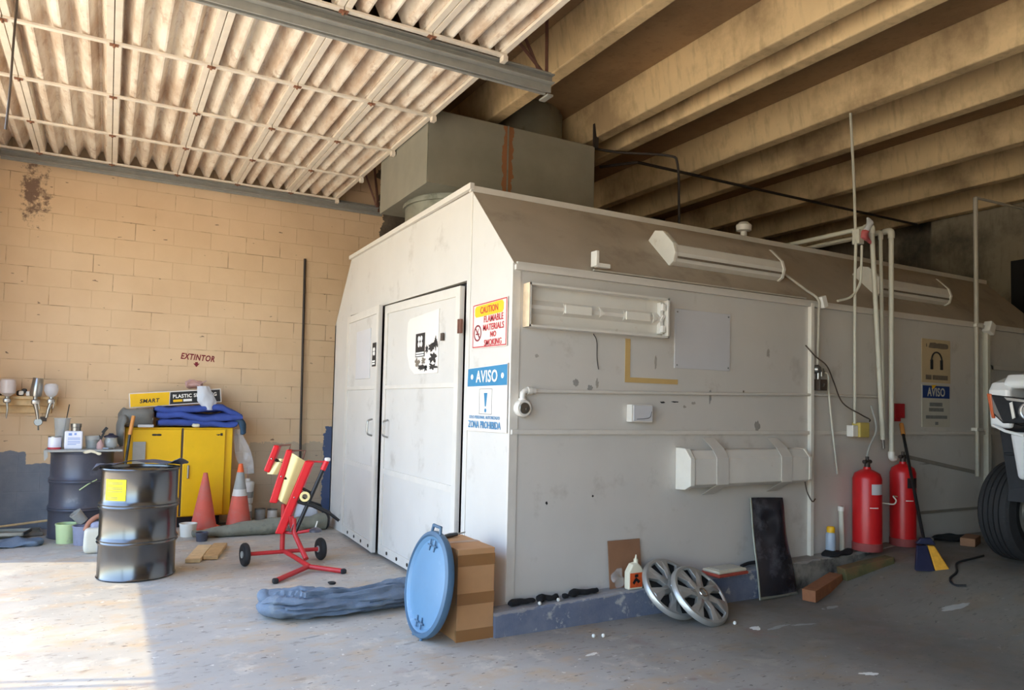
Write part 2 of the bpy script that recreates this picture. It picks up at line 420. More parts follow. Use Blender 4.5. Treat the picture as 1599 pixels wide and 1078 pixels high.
        u = V(u).normalized(); v = V(v).normalized(); n = u.cross(v); o = V(o)
        return s.add([o+u*((p[0]-x0)*kx)+v*((p[1]-y0)*k)+n*((p[2]/.02+1)*d/2) for p in vs], fs)
    def splat(s, c, u, v, w, h, seed=0, n=26, th=.0012, rag=.55):
        c, u, v = V(c), V(u), V(v); pts = []
        for k in range(n):
            a = 2*math.pi*k/n; r = 1+rag*mnoise.noise(V((math.cos(a)*1.6+seed*3.1,math.sin(a)*1.6,seed*1.7)))+rag*.5*mnoise.noise(V((math.cos(a)*6,math.sin(a)*6+seed,2.0)))
            pts.append(c+u*(w/2*r*math.cos(a))+v*(h/2*r*math.sin(a)))
        return s.prism(pts, u.cross(v).normalized()*th)
    def clamp(s, fn):
        for p in s.v: fn(p)
        return s
    def build(s, name, m, parent=None, bevel=0, local=False, segs=2, label=None, merge=False, autos=40):
        me = bpy.data.meshes.new(name)
        vs = s.v
        if parent is not None and not local:
            wi = world_inv(parent); vs = [wi @ p for p in vs]
        me.from_pydata([tuple(p) for p in vs], [], s.f)
        for p, k in zip(me.polygons, s.sm): p.use_smooth = k
        bm = bmesh.new(); bm.from_mesh(me)
        bmesh.ops.remove_doubles(bm, verts=bm.verts, dist=1e-5)
        bmesh.ops.recalc_face_normals(bm, faces=bm.faces)
        bm.to_mesh(me); bm.free()
        if any(s.sm): me.set_sharp_from_angle(angle=rad(autos))
        me.materials.append(M[m]); o = bpy.data.objects.new(name, me); COL.objects.link(o)
        if parent is not None: o.parent = parent
        if bevel:
            b = o.modifiers.new('bevel', 'BEVEL'); b.width = bevel; b.segments = segs; b.limit_method = 'ANGLE'; b.angle_limit = rad(50)
        if label: o['label'] = label
        return o
def tag(o, label, cat=None, group=None, kind=None):
    o['label'] = label
    if cat: o['category'] = cat
    if group: o['group'] = group
    if kind: o['kind'] = kind
    return o
def thing(name, label, cat, loc, rz=0, group=None):
    o = bpy.data.objects.new(name, None); COL.objects.link(o); o.location = loc; o.rotation_euler = (0,0,rad(rz)); o.empty_display_size = .1
    return tag(o, label, cat, group)
def struct(m, name, mt, label=None, parent=None, bevel=0):
    o = m.build(name, mt, parent, bevel=bevel)
    if parent is None: o['kind'] = 'structure'
    if label: o['label'] = label
    return o
def kids(o): return [c for c in bpy.data.objects if c.parent == o]
def copy_tree(o, parent=None):
    c = o.copy(); COL.objects.link(c); c.parent = parent
    for k in kids(o): copy_tree(k, c)
    return c
def smooth(a, b, x):
    t = max(0, min(1, (x-a)/(b-a))); return t*t*(3-2*t)
def floor_z(x): return .27*smooth(4.7, 6.2, x)
def curve_pts(ctrl, n=8):
    P = [V(p) for p in ctrl]; P = [2*P[0]-P[1]]+P+[2*P[-1]-P[-2]]; out = []
    for i in range(1, len(P)-2):
        for k in range(n):
            t = k/n; a, b, c, d = P[i-1], P[i], P[i+1], P[i+2]
            out.append(.5*((2*b)+(c-a)*t+(2*a-5*b+4*c-d)*t*t+(3*b-3*c+d-a)*t**3))
    return out+[P[-2]]

# ------------------------------------------------------------------ the setting
YW = 9.4; XF = 2.33; YS = 4.2; X0 = -1.45
m = MB(); xs = [-1.6+.2*i for i in range(67)]
vs = []; fs = []
for x in xs:
    for y in (-6.5, YW): vs.append((x, y, floor_z(x)))
n = len(xs)
for i in range(n-1): fs.append((2*i, 2*i+2, 2*i+3, 2*i+1))
vs2 = [(p[0], p[1], -.2) for p in vs]
fs += [tuple(k+2*n for k in reversed(f)) for f in fs]
for i in range(n-1): fs += [(2*i, 2*i+2+2*n-2*n, 2*i+2+2*n, 2*i+2*n), (2*i+1, 2*i+1+2*n, 2*i+3+2*n, 2*i+3)]
m.add(vs+vs2, fs, False)
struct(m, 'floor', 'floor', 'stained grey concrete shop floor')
for p in bpy.data.objects['floor'].data.polygons: p.use_smooth = True
bpy.data.objects['floor'].data.set_sharp_from_angle(angle=rad(30))
struct(MB().bb((-40,-40,-.25), (-1.6,40,-.01)), 'pavement', 'pavement', 'sunlit concrete apron outside the bay')
wall = struct(MB().bb((-1.65,YW,-.1), (11.8,YW+.2,4.9)), 'wall_left', 'block_wall', 'yellow painted concrete block wall with grey-blue dado')
m = MB().bb((X0-.2,8.0,-.1), (X0,YW+.2,4.9)).bb((X0-.05,-6.7,3.72), (X0,8.0,4.9)).bb((X0-.05,-6.7,-.1), (X0,-3.0,3.72))  # unseen closed part at the right added to narrow the opening and cut light
struct(m, 'wall_front', 'front_wall', 'wall and lintel around the open bay door')
m = MB().bb((10.6,-6.7,-.1), (10.8,6.35,4.9)).bb((10.8,6.2,-.1),(11.8,6.35,4.9)).bb((11.6,6.2,-.1), (11.8,YW+.2,4.9))
wb = struct(m, 'wall_back', 'back_wall', 'dark-blotched concrete wall at the far end')
struct(MB().bb((X0-.2,-6.7,-.1), (11.8,-6.5,4.9)), 'wall_right', 'front_wall', 'plain wall on the camera side')
m = MB().bb((10.57,3.9,2.62),(10.61,5.25,3.55))
struct(m, 'window_1', 'ink', 'dark blank window high in the far wall')
ceil = struct(MB().bb((X0-.2,-6.7,4.66), (11.8,YW+.2,4.9)), 'ceiling', 'slab', 'brown stained concrete roof slab between beams')
for xr in (-.25, .95, 2.15, 3.35, 4.53, 4.94, 6.14, 6.98, 8.30, 9.42, 10.5):
    q = MB().prism([(xr,-6.5,4.3),(xr-.14,-6.5,4.3),(xr-.2,-6.5,4.665),(xr+.05,-6.5,4.665)], (0,YW+6.5,0))
    q.build('beam', 'beam', ceil, bevel=.012)
# painted stencil on the wall
m = MB()
m.text('EXTINTOR', (.735,YW-.001,1.915), (1,0,-.06), (0,0,1), .075, .375, bold=.03, d=.002, shear=.25)
m.prism([(.895,YW-.001,1.885),(.925,YW-.001,1.885),(.925,YW-.001,1.868),(.945,YW-.001,1.868),(.91,YW-.001,1.825),(.875,YW-.001,1.868),(.895,YW-.001,1.868)], (0,-.002,0))
m.build('stencil_lettering', 'maroon', wall, label='dark red stencilled EXTINTOR with down arrow')
# curb in front of the booth
ct = lambda x: .155+.030*(x-2.3)
m = MB()
N = 26
pts = []
for i in range(N+1):
    x = 2.17+i*(6.3-2.17)/N
    for (y, z) in ((4.05,-.02),(4.05,ct(x)-.012),(4.065,ct(x)),(4.2,ct(x)),(4.2,-.02)): pts.append((x,y,z))
fs = []
for i in range(N):
    for k in range(5): fs.append((i*5+k, i*5+(k+1)%5, (i+1)*5+(k+1)%5, (i+1)*5+k))
fs += [(0,1,2,3,4), tuple(N*5+k for k in (4,3,2,1,0))]
m.add(pts, fs); 
for p in m.v:
    if p.y < 4.1 and p.z > .02: p += mnoise.noise_vector(p*9)*.008
m.add([], [])
struct(m, 'trim_1', 'curb', 'chipped blue-grey painted concrete curb under the booth')

# ------------------------------------------------------------------ paint spray booth
ZE, ZR = 2.40, 3.06; YR, YL, YLE = 4.88, 7.97, 8.55; XB = 9.25
booth = thing('paint_booth', 'large cream sheet-metal paint spray booth with sloping shoulders', 'spray booth', (XF, YS, 0))
m = MB().prism([(XF+.046,YS,ct(XF)),(5.23,YS,ct(5.23)),(XB,YS,.26),(XB,YS,ZE),(XF+.046,YS,ZE)], (0,.04,0))
m.build('side_panel', 'booth', booth)
m = MB()
T = .045
for poly in ([(4.2,0),(4.93,0),(4.93,2.385),(4.93,3.06),(4.88,3.06),(4.2,2.4)], [(4.93,2.385),(7.93,2.415),(7.93,3.05),(4.93,3.06)], [(7.93,0),(8.55,0),(8.55,2.35),(7.97,3.05),(7.93,3.05)]):
    m.prism([(XF,y,z) for y, z in poly], (T,0,0))
m.build('front_panel', 'booth', booth)
m = MB().prism([(XF,YR,ZR),(XB,YR,ZR),(XB,YS,ZE),(XF,YS,ZE)], (0,.03,.03)).prism([(XF,YL,3.05),(XB,YL,3.05),(XB,YLE,2.35),(XF,YLE,2.35)], (0,-.03,.03))
m.bb((XF,YR,ZR-.005), (XB,YL,ZR+.02))
m.build('roof', 'roof_dust', booth)
MB().bb((XF,YLE-.04,0),(XB,YLE,2.35)).bb((XB-.04,YS,0.0),(XB,YLE,2.4)).prism([(XB,YS,2.38),(XB,YLE,2.34),(XB,YL,3.05),(XB,YR,3.05)],(-.04,0,0)).build('rear_panel', 'booth', booth)
# ridge angle, corner strip, eave strip, belt rails, post
m = MB().bb((XF-.015,YR-.015,ZR-.01),(XB,YR+.02,ZR+.035)); m.build('ridge_angle', 'booth_trim', booth)
m = MB().prism([(XF-.03,YR-.03,ZR+.005),(XF-.03,YL,3.045),(XF-.03,YL,3.085),(XF-.03,YR-.03,ZR+.05)], (.035,0,0)); m.build('front_flashing', 'booth_trim', booth)
MB().bb((XF-.005,4.855,0),(XF,4.875,ZR-.02)).build('seam_strip', 'booth_trim', booth)
MB().prism([(XF-.012,YS-.006,.17),(XF+.05,YS-.006,.17),(XF+.05,YS-.006,2.4),(XF-.012,YS-.006,2.4)],(0,.02,0)).build('corner_strip', 'booth_trim', booth)
MB().bb((XF,YS-.03,ZE-.045),(XB,YS,ZE-.012)).bb((XF+.02,YS-.012,ZE-.012),(XB,YS+.03,ZE+.012)).build('eave_strip', 'booth_trim', booth)
MB().bb((XF+.65,YS-.004,ZE+.02),(5.2,YS+.018,ZE+.032)).build('eave_conduit', 'conduit', booth)
MB().bb((XF,YS-.022,1.262),(XB,YS,1.292)).build('belt_rail', 'booth_trim', booth)
MB().bb((5.225,YS-.035,.22),(5.262,YS,2.385)).build('post', 'white_paint', booth)
# lower seams to the right of the post
MB().prism([(6.60,YS-.012,1.035),(7.72,YS-.012,.865),(7.72,YS-.012,.90),(6.60,YS-.012,1.07)],(0,.012,0)).bb((6.6,YS-.016,.505),(8.0,YS,.53)).build('lower_rail', 'dark_trim', booth)
# access plate
m = MB().bb((3.728,YS-.008,1.762),(4.302,YS,2.214)); m.build('access_plate', 'panel_pale', booth, bevel=.003)
for x in (3.75,4.28):
    for z in (1.785,2.19): MB().cyl((x,YS-.008,z),(x,YS-.012,z),.006,seg=10).build('screw', 'smear_grey', booth)
# side door frame far right
m = MB().bb((8.02,YS-.02,.28),(8.06,YS,1.98)).bb((8.02,YS-.02,1.94),(9.1,YS,1.98)).bb((9.06,YS-.02,.28),(9.1,YS,1.98))
m.build('side_door_frame', 'booth_trim', booth)
MB().bb((7.90,YS-.05,.28),(7.95,YS-.0,2.33)).build('door_post', 'pvc', booth)
MB().box((7.93,YS-.05,2.36),(.10,.08,.12),rot(0,25,0)).build('post_cap', 'white_plastic', booth, bevel=.01)
MB().bb((8.72,YS-.04,1.98),(8.77,YS,2.33)).build('short_post', 'white_paint', booth)
# doors
def booth_door(y0, y1, ztl, ztr, name_hinge_left, ang):
    # y0 = right edge, y1 = left edge ; hinge on the outer side
    hinge_y = y0 if not name_hinge_left else y1
    R = Matrix.Translation((XF-.004, hinge_y, 0)) @ Matrix.Rotation(rad(ang), 4, 'Z') @ Matrix.Translation((-XF+.004, -hinge_y, 0))
    def tr(mb):
        for i, p in enumerate(mb.v): mb.v[i] = R @ p
        return mb
    d = tr(MB().prism([(XF-.03,y0,.03),(XF-.03,y1,.03),(XF-.03,y1,ztl),(XF-.03,y0,ztr)], (.026,0,0))).build('door', 'booth', booth)
    fw = .075
    m = MB()
    zt = lambda y: ztr+(ztl-ztr)*(y-y0)/(y1-y0)
    m.bb((XF-.042,y0,.03),(XF-.03,y0+fw,ztr)).bb((XF-.042,y1-fw,.03),(XF-.03,y1,ztl))
    m.prism([(XF-.0415,y0,ztr-fw),(XF-.042,y1,ztl-fw),(XF-.042,y1,ztl),(XF-.042,y0,ztr)],(.012,0,0))
    m.bb((XF-.041,y0+.01,1.58),(XF-.03,y1-.01,1.615)).bb((XF-.041,y0+.01,.785),(XF-.03,y1-.01,.835)).bb((XF-.041,y0+.01,.032),(XF-.03,y1-.01,.12))
    tr(m).build('door_frame', 'booth_trim', d, bevel=.003)
    hy = (y1-.17) if not name_hinge_left else (y0+.11)
    m = MB().tube(curve_pts([(XF-.04,hy,1.13),(XF-.085,hy,1.15),(XF-.09,hy,1.21),(XF-.085,hy,1.27),(XF-.04,hy,1.29)],5), .009, 8)
    tr(m).build('door_handle', 'aluminium', d)
    for i in range(3 if not name_hinge_left else 4):
        yy = y1-.25-i*.26 if not name_hinge_left else y0+.12+i*.26
        tr(MB().lathe([(.0,0),(.016,0),(.016,.006),(0,.008)], (XF-.042,yy,.075), (-1,0,0), 10)).build('bolt', 'dark_steel', d)
    return d
d1 = booth_door(4.955, 6.655, 2.375, 2.345, False, 0)
d2 = booth_door(6.70, 7.905, 2.385, 2.39, True, -2.2)
MB().bb((XF-.05,4.92,1.985),(XF-.03,4.975,2.09)).bb((XF-.056,4.94,1.985),(XF-.044,4.956,2.09)).build('hinge', 'redox', d1, label='rusty door hinge')
MB().bb((XF-.05,5.24,1.95),(XF-.042,5.29,2.01)).build('lock', 'brown_box', d1, label='small brown square lock')
MB().bb((XF+.05,4.9,0),(XF+.07,7.95,2.42)).build('door_gap_shade', 'ink', booth)  # black sheet standing in for the shade inside the door gaps
# poster in the right door's pane and pale pane in the left
pst = thing('door_poster', 'peeling white poster with black emblem on the right booth door', 'poster', (XF-.034,5.71,1.7))
YP = XF-.036
poly = [(5.36,1.70),(5.86,1.70),(5.98,1.76),(6.05,1.88),(6.065,2.02),(6.05,2.16),(6.0,2.19),(5.36,2.215)]
MB().prism([(YP,y,z) for y, z in poly],(.005,0,0)).build('sheet', 'paper', pst)
MB().bb((YP-.002,5.64,1.845),(YP,5.845,2.045)).build('emblem', 'ink', pst, label='black emblem rectangle')
m = MB()
for (dy, dz) in ((.027,.024),(-.027,.024),(.027,-.024),(-.027,-.024)): m.lathe([(0,0),(.024,0),(.024,.001),(0,.001)], (YP-.003,5.74+dy,1.975+dz), (-1,0,0), 12)
m.bb((YP-.003,5.655,1.872),(YP-.002,5.83,1.885)).bb((YP-.003,5.655,1.852),(YP-.002,5.83,1.865))
m.build('emblem_mark', 'ink_white', pst)
for i, (dy,dz,w,h,mt) in enumerate(((5.60,1.90,.05,.05,'ink'),(5.50,1.905,.11,.07,'ink'),(5.41,1.94,.05,.11,'ink'),(5.46,1.825,.14,.07,'ink'),(5.47,1.755,.15,.055,'ink'),(5.70,1.755,.15,.05,'ink'),(5.60,1.745,.06,.05,'ink'),(5.80,1.80,.10,.07,'smear'),(5.66,1.81,.09,.05,'smear'))):
    MB().splat((YP-.0006,dy,dz),(0,-1,0),(0,0,1),w,h,40+i,n=34,rag=.9).build('smudge', mt, pst)
R2 = Matrix.Translation((XF-.004,7.905,0)) @ Matrix.Rotation(rad(-2.2),4,'Z') @ Matrix.Translation((-XF+.004,-7.905,0))
def tr2(mb):
    mb.v = [R2 @ p for p in mb.v]; return mb
o = tr2(MB().bb((XF-.039,6.98,1.69),(XF-.0305,7.5,2.19))).build('pale_panel', 'panel_pale', d2, bevel=.002)
st = tr2(MB().bb((XF-.048,6.745,1.80),(XF-.0435,6.86,2.03))).build('door_sticker', 'ink')
tag(st, 'narrow black and white sticker on the left booth door', 'sticker')
m = MB()
for (dy, dz) in ((.017,.02),(-.017,.02),(.017,-.02),(-.017,-.02)): m.lathe([(0,0),(.02,0),(.02,.001),(0,.001)], (XF-.0488,6.80+dy,1.945+dz), (-1,0,0), 12)
m.bb((XF-.049,6.76,1.842),(XF-.048,6.85,1.858)).bb((XF-.049,6.76,1.818),(XF-.048,6.85,1.834))
tr2(m).build('emblem_mark', 'ink_white', st)

# ---- warning signs on the front
def XP(d): return XF-.006-d
cs = thing('caution_sign', 'white sign with yellow CAUTION band and red no smoking text', 'sign', (XF,4.52,1.86))
MB().prism([(XP(.006),y,z) for y, z in ((4.262,1.852),(4.783,1.86),(4.787,2.178),(4.262,2.184))],(.005,0,0)).build('sign_board', 'sign_pale', cs)
m = MB()
for a, b in (((4.268,1.857),(4.777,1.864)),((4.268,2.173),(4.777,2.168))): m.prism([(XP(.008),a[0],a[1]),(XP(.008),b[0],b[1]),(XP(.008),b[0],b[1]+.007),(XP(.008),a[0],a[1]+.007)],(.002,0,0))
m.bb((XP(.008),4.266,1.858),(XP(.006),4.274,2.176)).bb((XP(.008),4.771,1.864),(XP(.006),4.779,2.172))
U, Vv = V((0,-1,0)), V((0,0,1))
def tx(m, s, yc, z, h, w, **k): m.text(s, (XP(.0085),yc+w/2,z), U, Vv, h, w, **k)
tx(m, 'FLAMABLE', 4.455, 2.035, .046, .29, bold=.01); tx(m, 'MATERIALS', 4.455, 1.975, .046, .31, bold=.01)
tx(m, 'NO', 4.455, 1.925, .040, .085, bold=.02); tx(m, 'SMOKING', 4.46, 1.868, .044, .26, bold=.01)
tx(m, 'CAUTION', 4.525, 2.103, .048, .27, bold=.01)
m.build('lettering', 'sign_red', cs)
m = MB().lathe([(.0,0),(.0,.0018),(0,0)], (XP(.006),4.7,1.97), (-1,0,0))
m = MB()
bandp = [(4.31+.02,2.085),(4.73,2.082),(4.75,2.10),(4.75,2.145),(4.73,2.163),(4.33,2.17),(4.31,2.15),(4.31,2.105)]
MB().prism([(XP(.0075),y,z) for y, z in bandp],(.002,0,0)).build('yellow_band', 'sign_yellow', cs)
m.lathe([(.048,0),(.060,0),(.060,.002),(.048,.002),(.048,0)], (XP(.006),4.70,1.967), (-1,0,0), 28)
m.box((XP(.0075),4.70,1.967),(.002,.011,.10),rot(-42,0,0)).box((XP(.0072),4.70,1.96),(.002,.055,.010)).box((XP(.0072),4.69,1.985),(.002,.006,.03),rot(20,0,0))
m.build('no_smoking_symbol', 'maroon', cs)
av = thing('aviso_sign', 'blue and white AVISO ZONA PROHIBIDA sign below the caution sign', 'sign', (XF,4.54,1.27))
MB().prism([(XP(.005),y,z) for y, z in ((4.236,1.268),(4.895,1.260),(4.85,1.585),(4.842,1.716),(4.24,1.735))],(.004,0,0)).build('sign_board', 'sign_white', av)
MB().prism([(XP(.0065),y,z) for y, z in ((4.242,1.587),(4.848,1.583),(4.842,1.712),(4.242,1.728))],(.002,0,0)).build('blue_band', 'sign_blue', av)
m = MB(); tx(m, 'AVISO', 4.54, 1.61, .086, .33, bold=.02); m.build('white_lettering', 'ink_white', av)
for y in (4.305, 4.772): MB().lathe([(0,0),(.019,0),(.019,.002),(0,.002)], (XP(.0065),y,1.652), (-1,0,0), 16).build('white_dot', 'ink_white', av)
m = MB(); tx(m, 'ZONA PROHIBIDA', 4.565, 1.285, .052, .50, bold=.015); m.build('blue_lettering', 'sign_text_blue', av)
m = MB(); tx(m, 'SOLO PERSONAL AUTORIZADO', 4.565, 1.352, .022, .47, bold=.01); m.build('small_lettering', 'sign_text_blue', av)
m = MB(); m.prism([(XP(.0075),4.525,1.535),(XP(.0075),4.575,1.535),(XP(.0075),4.558,1.44),(XP(.0075),4.543,1.44)],(.002,0,0)); m.lathe([(0,0),(.014,0),(.014,.002),(0,.002)], (XP(.0055),4.55,1.412), (-1,0,0), 14)
m.build('exclamation_mark', 'sign_blue', av)
m = MB()
for a, b in (((4.455,1.385),(4.459,1.565)),((4.645,1.385),(4.649,1.565))): m.bb((XP(.0065),a[0],a[1]),(XP(.005),b[0],b[1]))
m.bb((XP(.0065),4.455,1.385),(XP(.005),4.649,1.389)).bb((XP(.0065),4.455,1.561),(XP(.005),4.649,1.565))
m.build('symbol_frame', 'smear_grey', av)

# ---- signs far along the side
hs = thing('hearing_sign', 'tan hearing protection sign with black headphones symbol', 'sign', (7.08,YS,1.76))
MB().bb((6.84,YS-.007,1.765),(7.31,YS-.002,2.19)).build('sign_board', 'sign_tan', hs)
m = MB().tube([(7.075+.085*math.cos(a)*1.0,YS-.010,1.98+.085*math.sin(a)) for a in [math.pi*i/14 for i in range(15)]], .008, 6)
m.bb((6.975,YS-.014,1.895),(7.012,YS-.006,1.99)).bb((7.138,YS-.014,1.895),(7.175,YS-.006,1.99))
m.build('headphones_symbol', 'ink', hs)
m = MB().blob((7.09,YS-.008,2.13),(.37,.004,.055),e=.5,nz=.006,fr=20); m.bb((6.90,YS-.010,1.795),(6.99,YS-.006,1.84)).bb((7.01,YS-.010,1.795),(7.26,YS-.006,1.84)); m.build('worn_lettering', 'smear', hs)
a2 = thing('small_aviso_sign', 'small AVISO sign with dark blue band under the headphones sign', 'sign', (7.08,YS,1.33))
MB().bb((6.84,YS-.007,1.335),(7.30,YS-.002,1.745)).build('sign_board', 'sign_grey', a2)
MB().bb((6.85,YS-.010,1.615),(7.29,YS-.007,1.735)).build('blue_band', 'sign_dark_blue', a2)
MB().text('AVISO', (6.92,YS-.010,1.632), (1,0,0), (0,0,1), .085, .29, bold=.02).build('white_lettering', 'sign_grey', a2)
MB().prism([(6.99,YS-.012,1.74),(7.07,YS-.012,1.745),(7.01,YS-.012,1.70)],(0,.002,0)).build('torn_corner', 'sign_yellow', a2)
m = MB()
for x0, x1, z0, z1 in ((6.96,7.17,1.535,1.572),(6.95,7.19,1.485,1.520),(6.90,7.25,1.415,1.447),(7.05,7.10,1.355,1.385)): m.bb((x0,YS-.0095,z0),(x1,YS-.007,z1))
m.build('worn_lettering', 'smear_grey', a2)

# ------------------------------------------------------------------ light fixtures on the booth
ol = thing('open_light_fixture', 'open white fluorescent fixture without tubes on the booth side', 'light fixture', (3.0,YS,1.98))
x0, x1, z0, z1, yy = 2.405, 3.605, 1.975, 2.268, YS-.085
m = MB().bb((x0,YS-.012,z0),(x1,YS-.002,z1)).bb((x0,yy,z0),(x1,YS-.01,z0+.014)).bb((x0,yy,z1-.014),(x1,YS-.01,z1)).bb((x0,yy,z0),(x0+.014,YS-.01,z1)).bb((x1-.014,yy,z0),(x1,YS-.01,z1))
m.build('frame', 'fixture', ol)
MB().bb((x0-.002,yy-.002,z0),(x0-.0,YS-.002,z1)).build('rusty_edge', 'rust_tan', ol, label='tan discoloured end edge')
m = MB().prism([(x0+.015,YS-.012,2.07),(x0+.015,YS-.055,2.10),(x0+.015,YS-.055,2.125),(x0+.015,YS-.012,2.165)],(x1-x0-.06,0,0)); m.build('ballast_cover', 'fixture', ol, bevel=.003)
for xa in (2.68, 2.98, 3.19, 3.46): MB().prism([(xa,YS-.057,2.075),(xa+.06,YS-.057,2.113),(xa,YS-.057,2.155),(xa+.02,YS-.057,2.113)],(0,-.004,0)).build('cover_clip', 'white_paint', ol, bevel=.002)
for q in (2.70, 3.22): MB().prism([(q,YS-.0575,2.085),(q+.22,YS-.0575,2.085),(q+.22,YS-.0575,2.145),(q,YS-.0575,2.145)],(0,-.012,0)).build('ballast_lid', 'white_paint', ol, bevel=.003)
#m.prism([(2.70,YS-.0575,2.085),(2.93,YS-.0575,2.085),(2.93,YS-.0575,2.145),(2.70,YS-.0575,2.145)],(0,-.012,0)).prism([(3.22,YS-.0575,2.085),(3.43,YS-.0575,2.085),(3.43,YS-.0575,2.145),(3.22,YS-.0575,2.145)],(0,-.012,0))
m = MB().bb((x1-.06,YS-.05,z0+.03),(x1-.03,YS-.012,z1-.03)); m.box((x1-.04,YS-.06,2.20),(.03,.03,.05)).box((x1-.04,YS-.06,2.04),(.03,.03,.05)).box((x1-.045,YS-.058,2.12),(.02,.02,.05),rot(0,35,0)); m.build('lamp_holder', 'white_plastic', ol, bevel=.004)
# closed fixtures on the sloping roof
sn = V((0,-.697,.717)); sd = V((0,.717,.697))   # normal and up-slope
def slope_pt(x, s, h): return V((x,YS,ZE))+sd*s+sn*h+V((0,0,.0))
def slope_fixture(x0, x1, label):
    f = thing('roof_light_fixture', label, 'light fixture', (0,0,0), group='closed fixtures on the booth slope'); f.location = slope_pt((x0+x1)/2,.45,0)
    prof = [(.27,.0),(.255,.05),(.29,.115),(.36,.15),(.52,.15),(.60,.10),(.61,.0)]
    MB().prism([slope_pt(x0,s,h) for s, h in prof],(x1-x0,0,0)).build('housing', 'fixture', f, bevel=.004)
    MB().prism([slope_pt(x0+.02,s,h) for s, h in ((.345,.1505),(.53,.1505),(.53,.155),(.345,.155))],(x1-x0-.04,0,0)).build('dusty_cover', 'roof_dust', f, label='brown dusty top cover')
    for xa in (x0-.03, x1): MB().prism([slope_pt(xa,s,h) for s, h in ((.262,-.0),(.246,.053),(.283,.121),(.355,.157),(.525,.157),(.608,.106),(.62,0))],(.03,0,0)).build('end_cap', 'white_paint', f, bevel=.004)
    m = MB(); 
    m.prism([slope_pt(x0+.01,s,h) for s, h in ((.262,.078),(.272,.09),(.270,.093),(.259,.080))],(x1-x0-.02,0,0)); m.build('gasket', 'smear', f)
    return f
slope_fixture(3.86, 5.06, 'cream closed light fixture on the booth slope above the access plate')
slope_fixture(6.45, 7.55, 'dim cream light fixture on the far end of the booth slope')
# strapped lower fixture
lf = thing('strapped_light_fixture', 'white boxy light fixture held by metal straps low on the booth side', 'light fixture', (4.42,YS,.87))
pr = [(YS-.001,.86),(YS-.09,.865),(YS-.155,.895),(YS-.155,1.085),(YS-.10,1.145),(YS-.001,1.15)]
MB().prism([(3.80,y,z) for y, z in pr],(1.25,0,0)).build('housing', 'fixture', lf, bevel=.006)
MB().prism([(3.755,y,z) for y, z in ((YS-.001,.85),(YS-.10,.855),(YS-.165,.89),(YS-.165,1.09),(YS-.105,1.16),(YS-.001,1.165))],(.045,0,0)).build('end_cap', 'white_paint', lf, bevel=.005); MB().prism([(5.05,y,z) for y, z in ((YS-.001,.88),(YS-.16,.90),(YS-.16,1.08),(YS-.10,1.15),(YS-.001,1.155))],(.03,0,0)).build('end_cap', 'white_paint', lf, bevel=.005)
for xa in (4.02, 4.72):
    m = MB(); w = .12
    prs = [(YS-.010,1.235),(YS-.112,1.158),(YS-.163,1.09),(YS-.163,.89),(YS-.092,.852),(YS-.010,.80)]
    inn = [(y+.006 if i not in (0,5) else y+.002, z) for i, (y, z) in enumerate(prs)]
    for (a, b) in zip(prs, prs[1:]): m.prism([(xa,a[0],a[1]),(xa,b[0],b[1]),(xa,b[0]+.005,b[1]),(xa,a[0]+.005,a[1])],(w,0,0))
    m.build('strap', 'booth_trim', lf)
MB().tube(curve_pts([(5.08,YS-.03,.98),(5.16,YS-.018,.90),(5.195,YS-.02,.78),(5.23,YS-.045,.70),(5.27,YS-.045,.72)],5),.005,6).build('power_lead', 'brown_box', lf)

# ------------------------------------------------------------------ conduits, boxes and pipes on the booth side
cd = thing('wall_conduit', 'thin painted conduit along the booth side ending in a round cast box', 'conduit', (4.2,YS,1.55))
MB().tube([(2.45,YS-.02,1.551),(4.0,YS-.018,1.575),(5.2,YS-.02,1.60),(6.2,YS-.02,1.606)], .012, 10).build('pipe', 'booth_trim', cd)
MB().tube(curve_pts([(2.50,YS-.02,1.552),(2.44,YS-.022,1.552),(2.405,YS-.024,1.535),(2.40,YS-.026,1.48)],5), .02, 10).cyl((2.47,YS-.02,1.552),(2.44,YS-.02,1.552),.026,seg=12).cyl((2.40,YS-.025,1.50),(2.40,YS-.025,1.485),.026,seg=12).build('elbow', 'fixture', cd)
MB().lathe([(0,0),(.055,0),(.058,.02),(.058,.05),(.05,.058),(0,.058)], (2.40,YS-.002,1.435), (0,-1,0), 24).build('round_box', 'fixture', cd)
MB().lathe([(0,0),(.04,0),(.036,.006),(0,.008)], (2.40,YS-.058,1.435), (0,-1,0), 20).cyl((2.418,YS-.062,1.43),(2.418,YS-.072,1.43),.014,seg=12).build('box_cover', 'steel', cd)
jb = thing('junction_box', 'square white junction box with scratched cover between the two rails', 'junction box', (3.38,YS,1.35))
MB().bb((3.285,YS-.06,1.352),(3.48,YS-.001,1.478)).build('box', 'fixture', jb, bevel=.005)
MB().bb((3.30,YS-.066,1.36),(3.475,YS-.06,1.472)).build('cover', 'panel_pale', jb, bevel=.003)
MB().tube(curve_pts([(3.33,YS-.067,1.373),(3.41,YS-.067,1.377),(3.45,YS-.067,1.39),(3.465,YS-.067,1.43)],5),.002,5).build('scratch', 'ink', jb)
sw = thing('switch_box', 'dark brown switch box with cast conduit fittings beside the white post', 'switch box', (5.32,YS,1.63))
MB().bb((5.29,YS-.07,1.64),(5.385,YS-.001,1.735)).build('box', 'brown_box', sw, bevel=.004)
MB().box((5.335,YS-.074,1.685),(.012,.012,.03),rot(0,30,0)).build('toggle', 'steel', sw, bevel=.003)
m = MB().lathe([(0,0),(.038,0),(.04,.03),(.025,.05),(0,.05)], (5.312,YS-.002,1.82), (0,-1,0), 18).cyl((5.32,YS-.03,1.735),(5.32,YS-.03,1.80),.02,seg=12).cyl((5.30,YS-.03,1.82),(5.38,YS-.03,1.80),.018,seg=12).cyl((5.36,YS-.03,1.83),(5.36,YS-.03,1.76),.022,seg=12)
